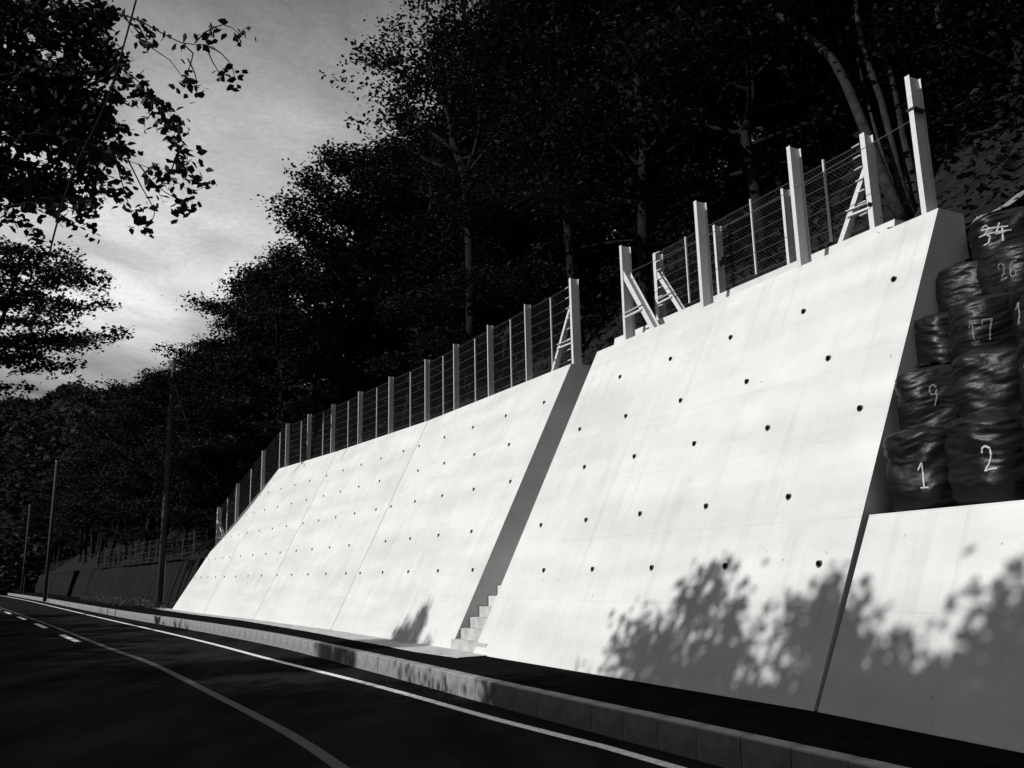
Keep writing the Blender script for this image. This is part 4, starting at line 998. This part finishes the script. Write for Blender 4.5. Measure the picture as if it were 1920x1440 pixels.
for i in range(1, nx - 1):
    if lb_[i].y > 110: continue
    for j in range(0, ny):
        x0, y0, z0 = OH[i * ny + j]
        for _ in range(16):
            x = x0 + rr.uniform(-3, 3); y = y0 + rr.uniform(-3.6, 3.6)
            if (y > 0 and x > -.577 * y - 6) or (j == 0 and rr.random() < .5): continue
            cc.append((x, y, z0 + rr.uniform(1.0, 7.5 if lb_[i].y < 40 else 4.5)))
# unseen wood on both sides behind the camera, added to cut the sky light
for i in range(30):
    x = rr.uniform(-26, 24); y = rr.uniform(-36, -8)
    if abs(x - (5.5 - (y + 8) * .6)) < 8: continue
    for _ in range(26): cc.append((x + rr.gauss(0, 2.4), y + rr.gauss(0, 2.4), rr.uniform(4, 18)))
for i in range(0, len(sl), 2):
    if sl[i].y > -1: continue
    for q in (4, 9, 15, 22):
        p = sl[i] + sn[i] * q; z = hillz(sl[i].z, q, p.x, p.y, HS[i])
        for _ in range(14): cc.append((p.x + rr.gauss(0, 2), p.y + rr.gauss(0, 2), z + rr.uniform(1, 11)))
ce = np.repeat(np.array(cc), 34, axis=0); dr = rng.normal(size=ce.shape); dr /= np.linalg.norm(dr, axis=1)[:, None]; ce = ce + dr * rng.uniform(.3, 1.6, size=(len(ce), 1))
cm = leaf_cloud(ce, rng.uniform(.5, .95, len(ce)), .6); cm.materials.append(M_LEAF); tag(obj('sky_blocker_wood', cm), 'unseen wood across the road and behind the camera, added to block sky light', 'wood', kind='stuff')

# ------------------------------------------------------------------ utility poles
def pole(p, h, r, label, strut=None, arm=True, wire=None):
    e = empty('utility_pole', p); tag(e, label, 'utility pole')
    mb = MB(); mb.tube([(0, 0, -.2), (0, 0, h * .5), (0, 0, h)], [r, r * .8, r * .6], 14); obj('shaft', mb.me('shaft', M_POLE, smooth=True), e)
    mb = MB(); mb.tube([(0, 0, h), (0, 0, h + .06)], r * .64, 12); obj('cap', mb.me('cap', M_GALV), e)
    if strut:
        mb = MB(); mb.tube([Vector((0, 0, h * .93)), Vector(strut) - Vector(p)], [.05, .07], 8); obj('strut', mb.me('strut', M_POLE), e)
    mb = MB(); mb.tube([(r + .03, 0, 0), (r + .03, 0, 2.4)], .022, 6); obj('cable_guard', mb.me('cable_guard', M_GALV), e)
    return e
sfoot = at(404, 965, 52.5)
pole((-18.65, 47.21, .3), 13.3, .17, 'tall grey concrete utility pole beside the end of the white wall', sfoot)
pole((-41, 78.5, .3), 12.0, .16, 'middle one of the three utility poles, against the dark wood beyond the old wall')
pole((-68, 124, .3), 12.0, .16, 'farthest and smallest of the three utility poles along the road')
# old fence on the dark wall
of = empty('wire_fence', (-17, 46.6, 2.9)); tag(of, 'old thin post and wire fence on top of the dark mossy wall', 'fence')
ol = [Vector((*p, 0)) for p in OW[1:]]; ol = resample(ol, 2.6); on_ = norms(ol); pts = []
om = MB(); om.box((0, 0, .75), (.07, .05, 1.6)); OM = om.me('post', M_POLE)
for p, n in zip(ol[:36], on_):
    q = Vector((*(p + n * 1.15).xy, 2.75)); pts.append(q); obj('post', OM, of, q - of.location)
strands(of, pts, [.4, .8, 1.2, 1.45], .006, org=of.location)

# weeds along the foot of the walls and the old wall
cc = []
for i in range(700):
    t = rr.random(); a = Vector((*OW[1], 0)).lerp(Vector((-33, 71, 0)), t); cc.append((a.x + rr.uniform(-1.3, .3), a.y + rr.uniform(-.5, .5), .3 + rr.random() * .25))
ce = np.repeat(np.array(cc), 14, axis=0); ce = ce + rng.normal(size=ce.shape) * np.array([.15, .15, .1])
cm = leaf_cloud(ce, rng.uniform(.04, .12, len(ce)), .2); cm.materials.append(leaf_mat('dry_weeds', .03, .10)); tag(obj('weeds', cm), 'weeds along the foot of the dark old wall', 'weeds', kind='stuff')
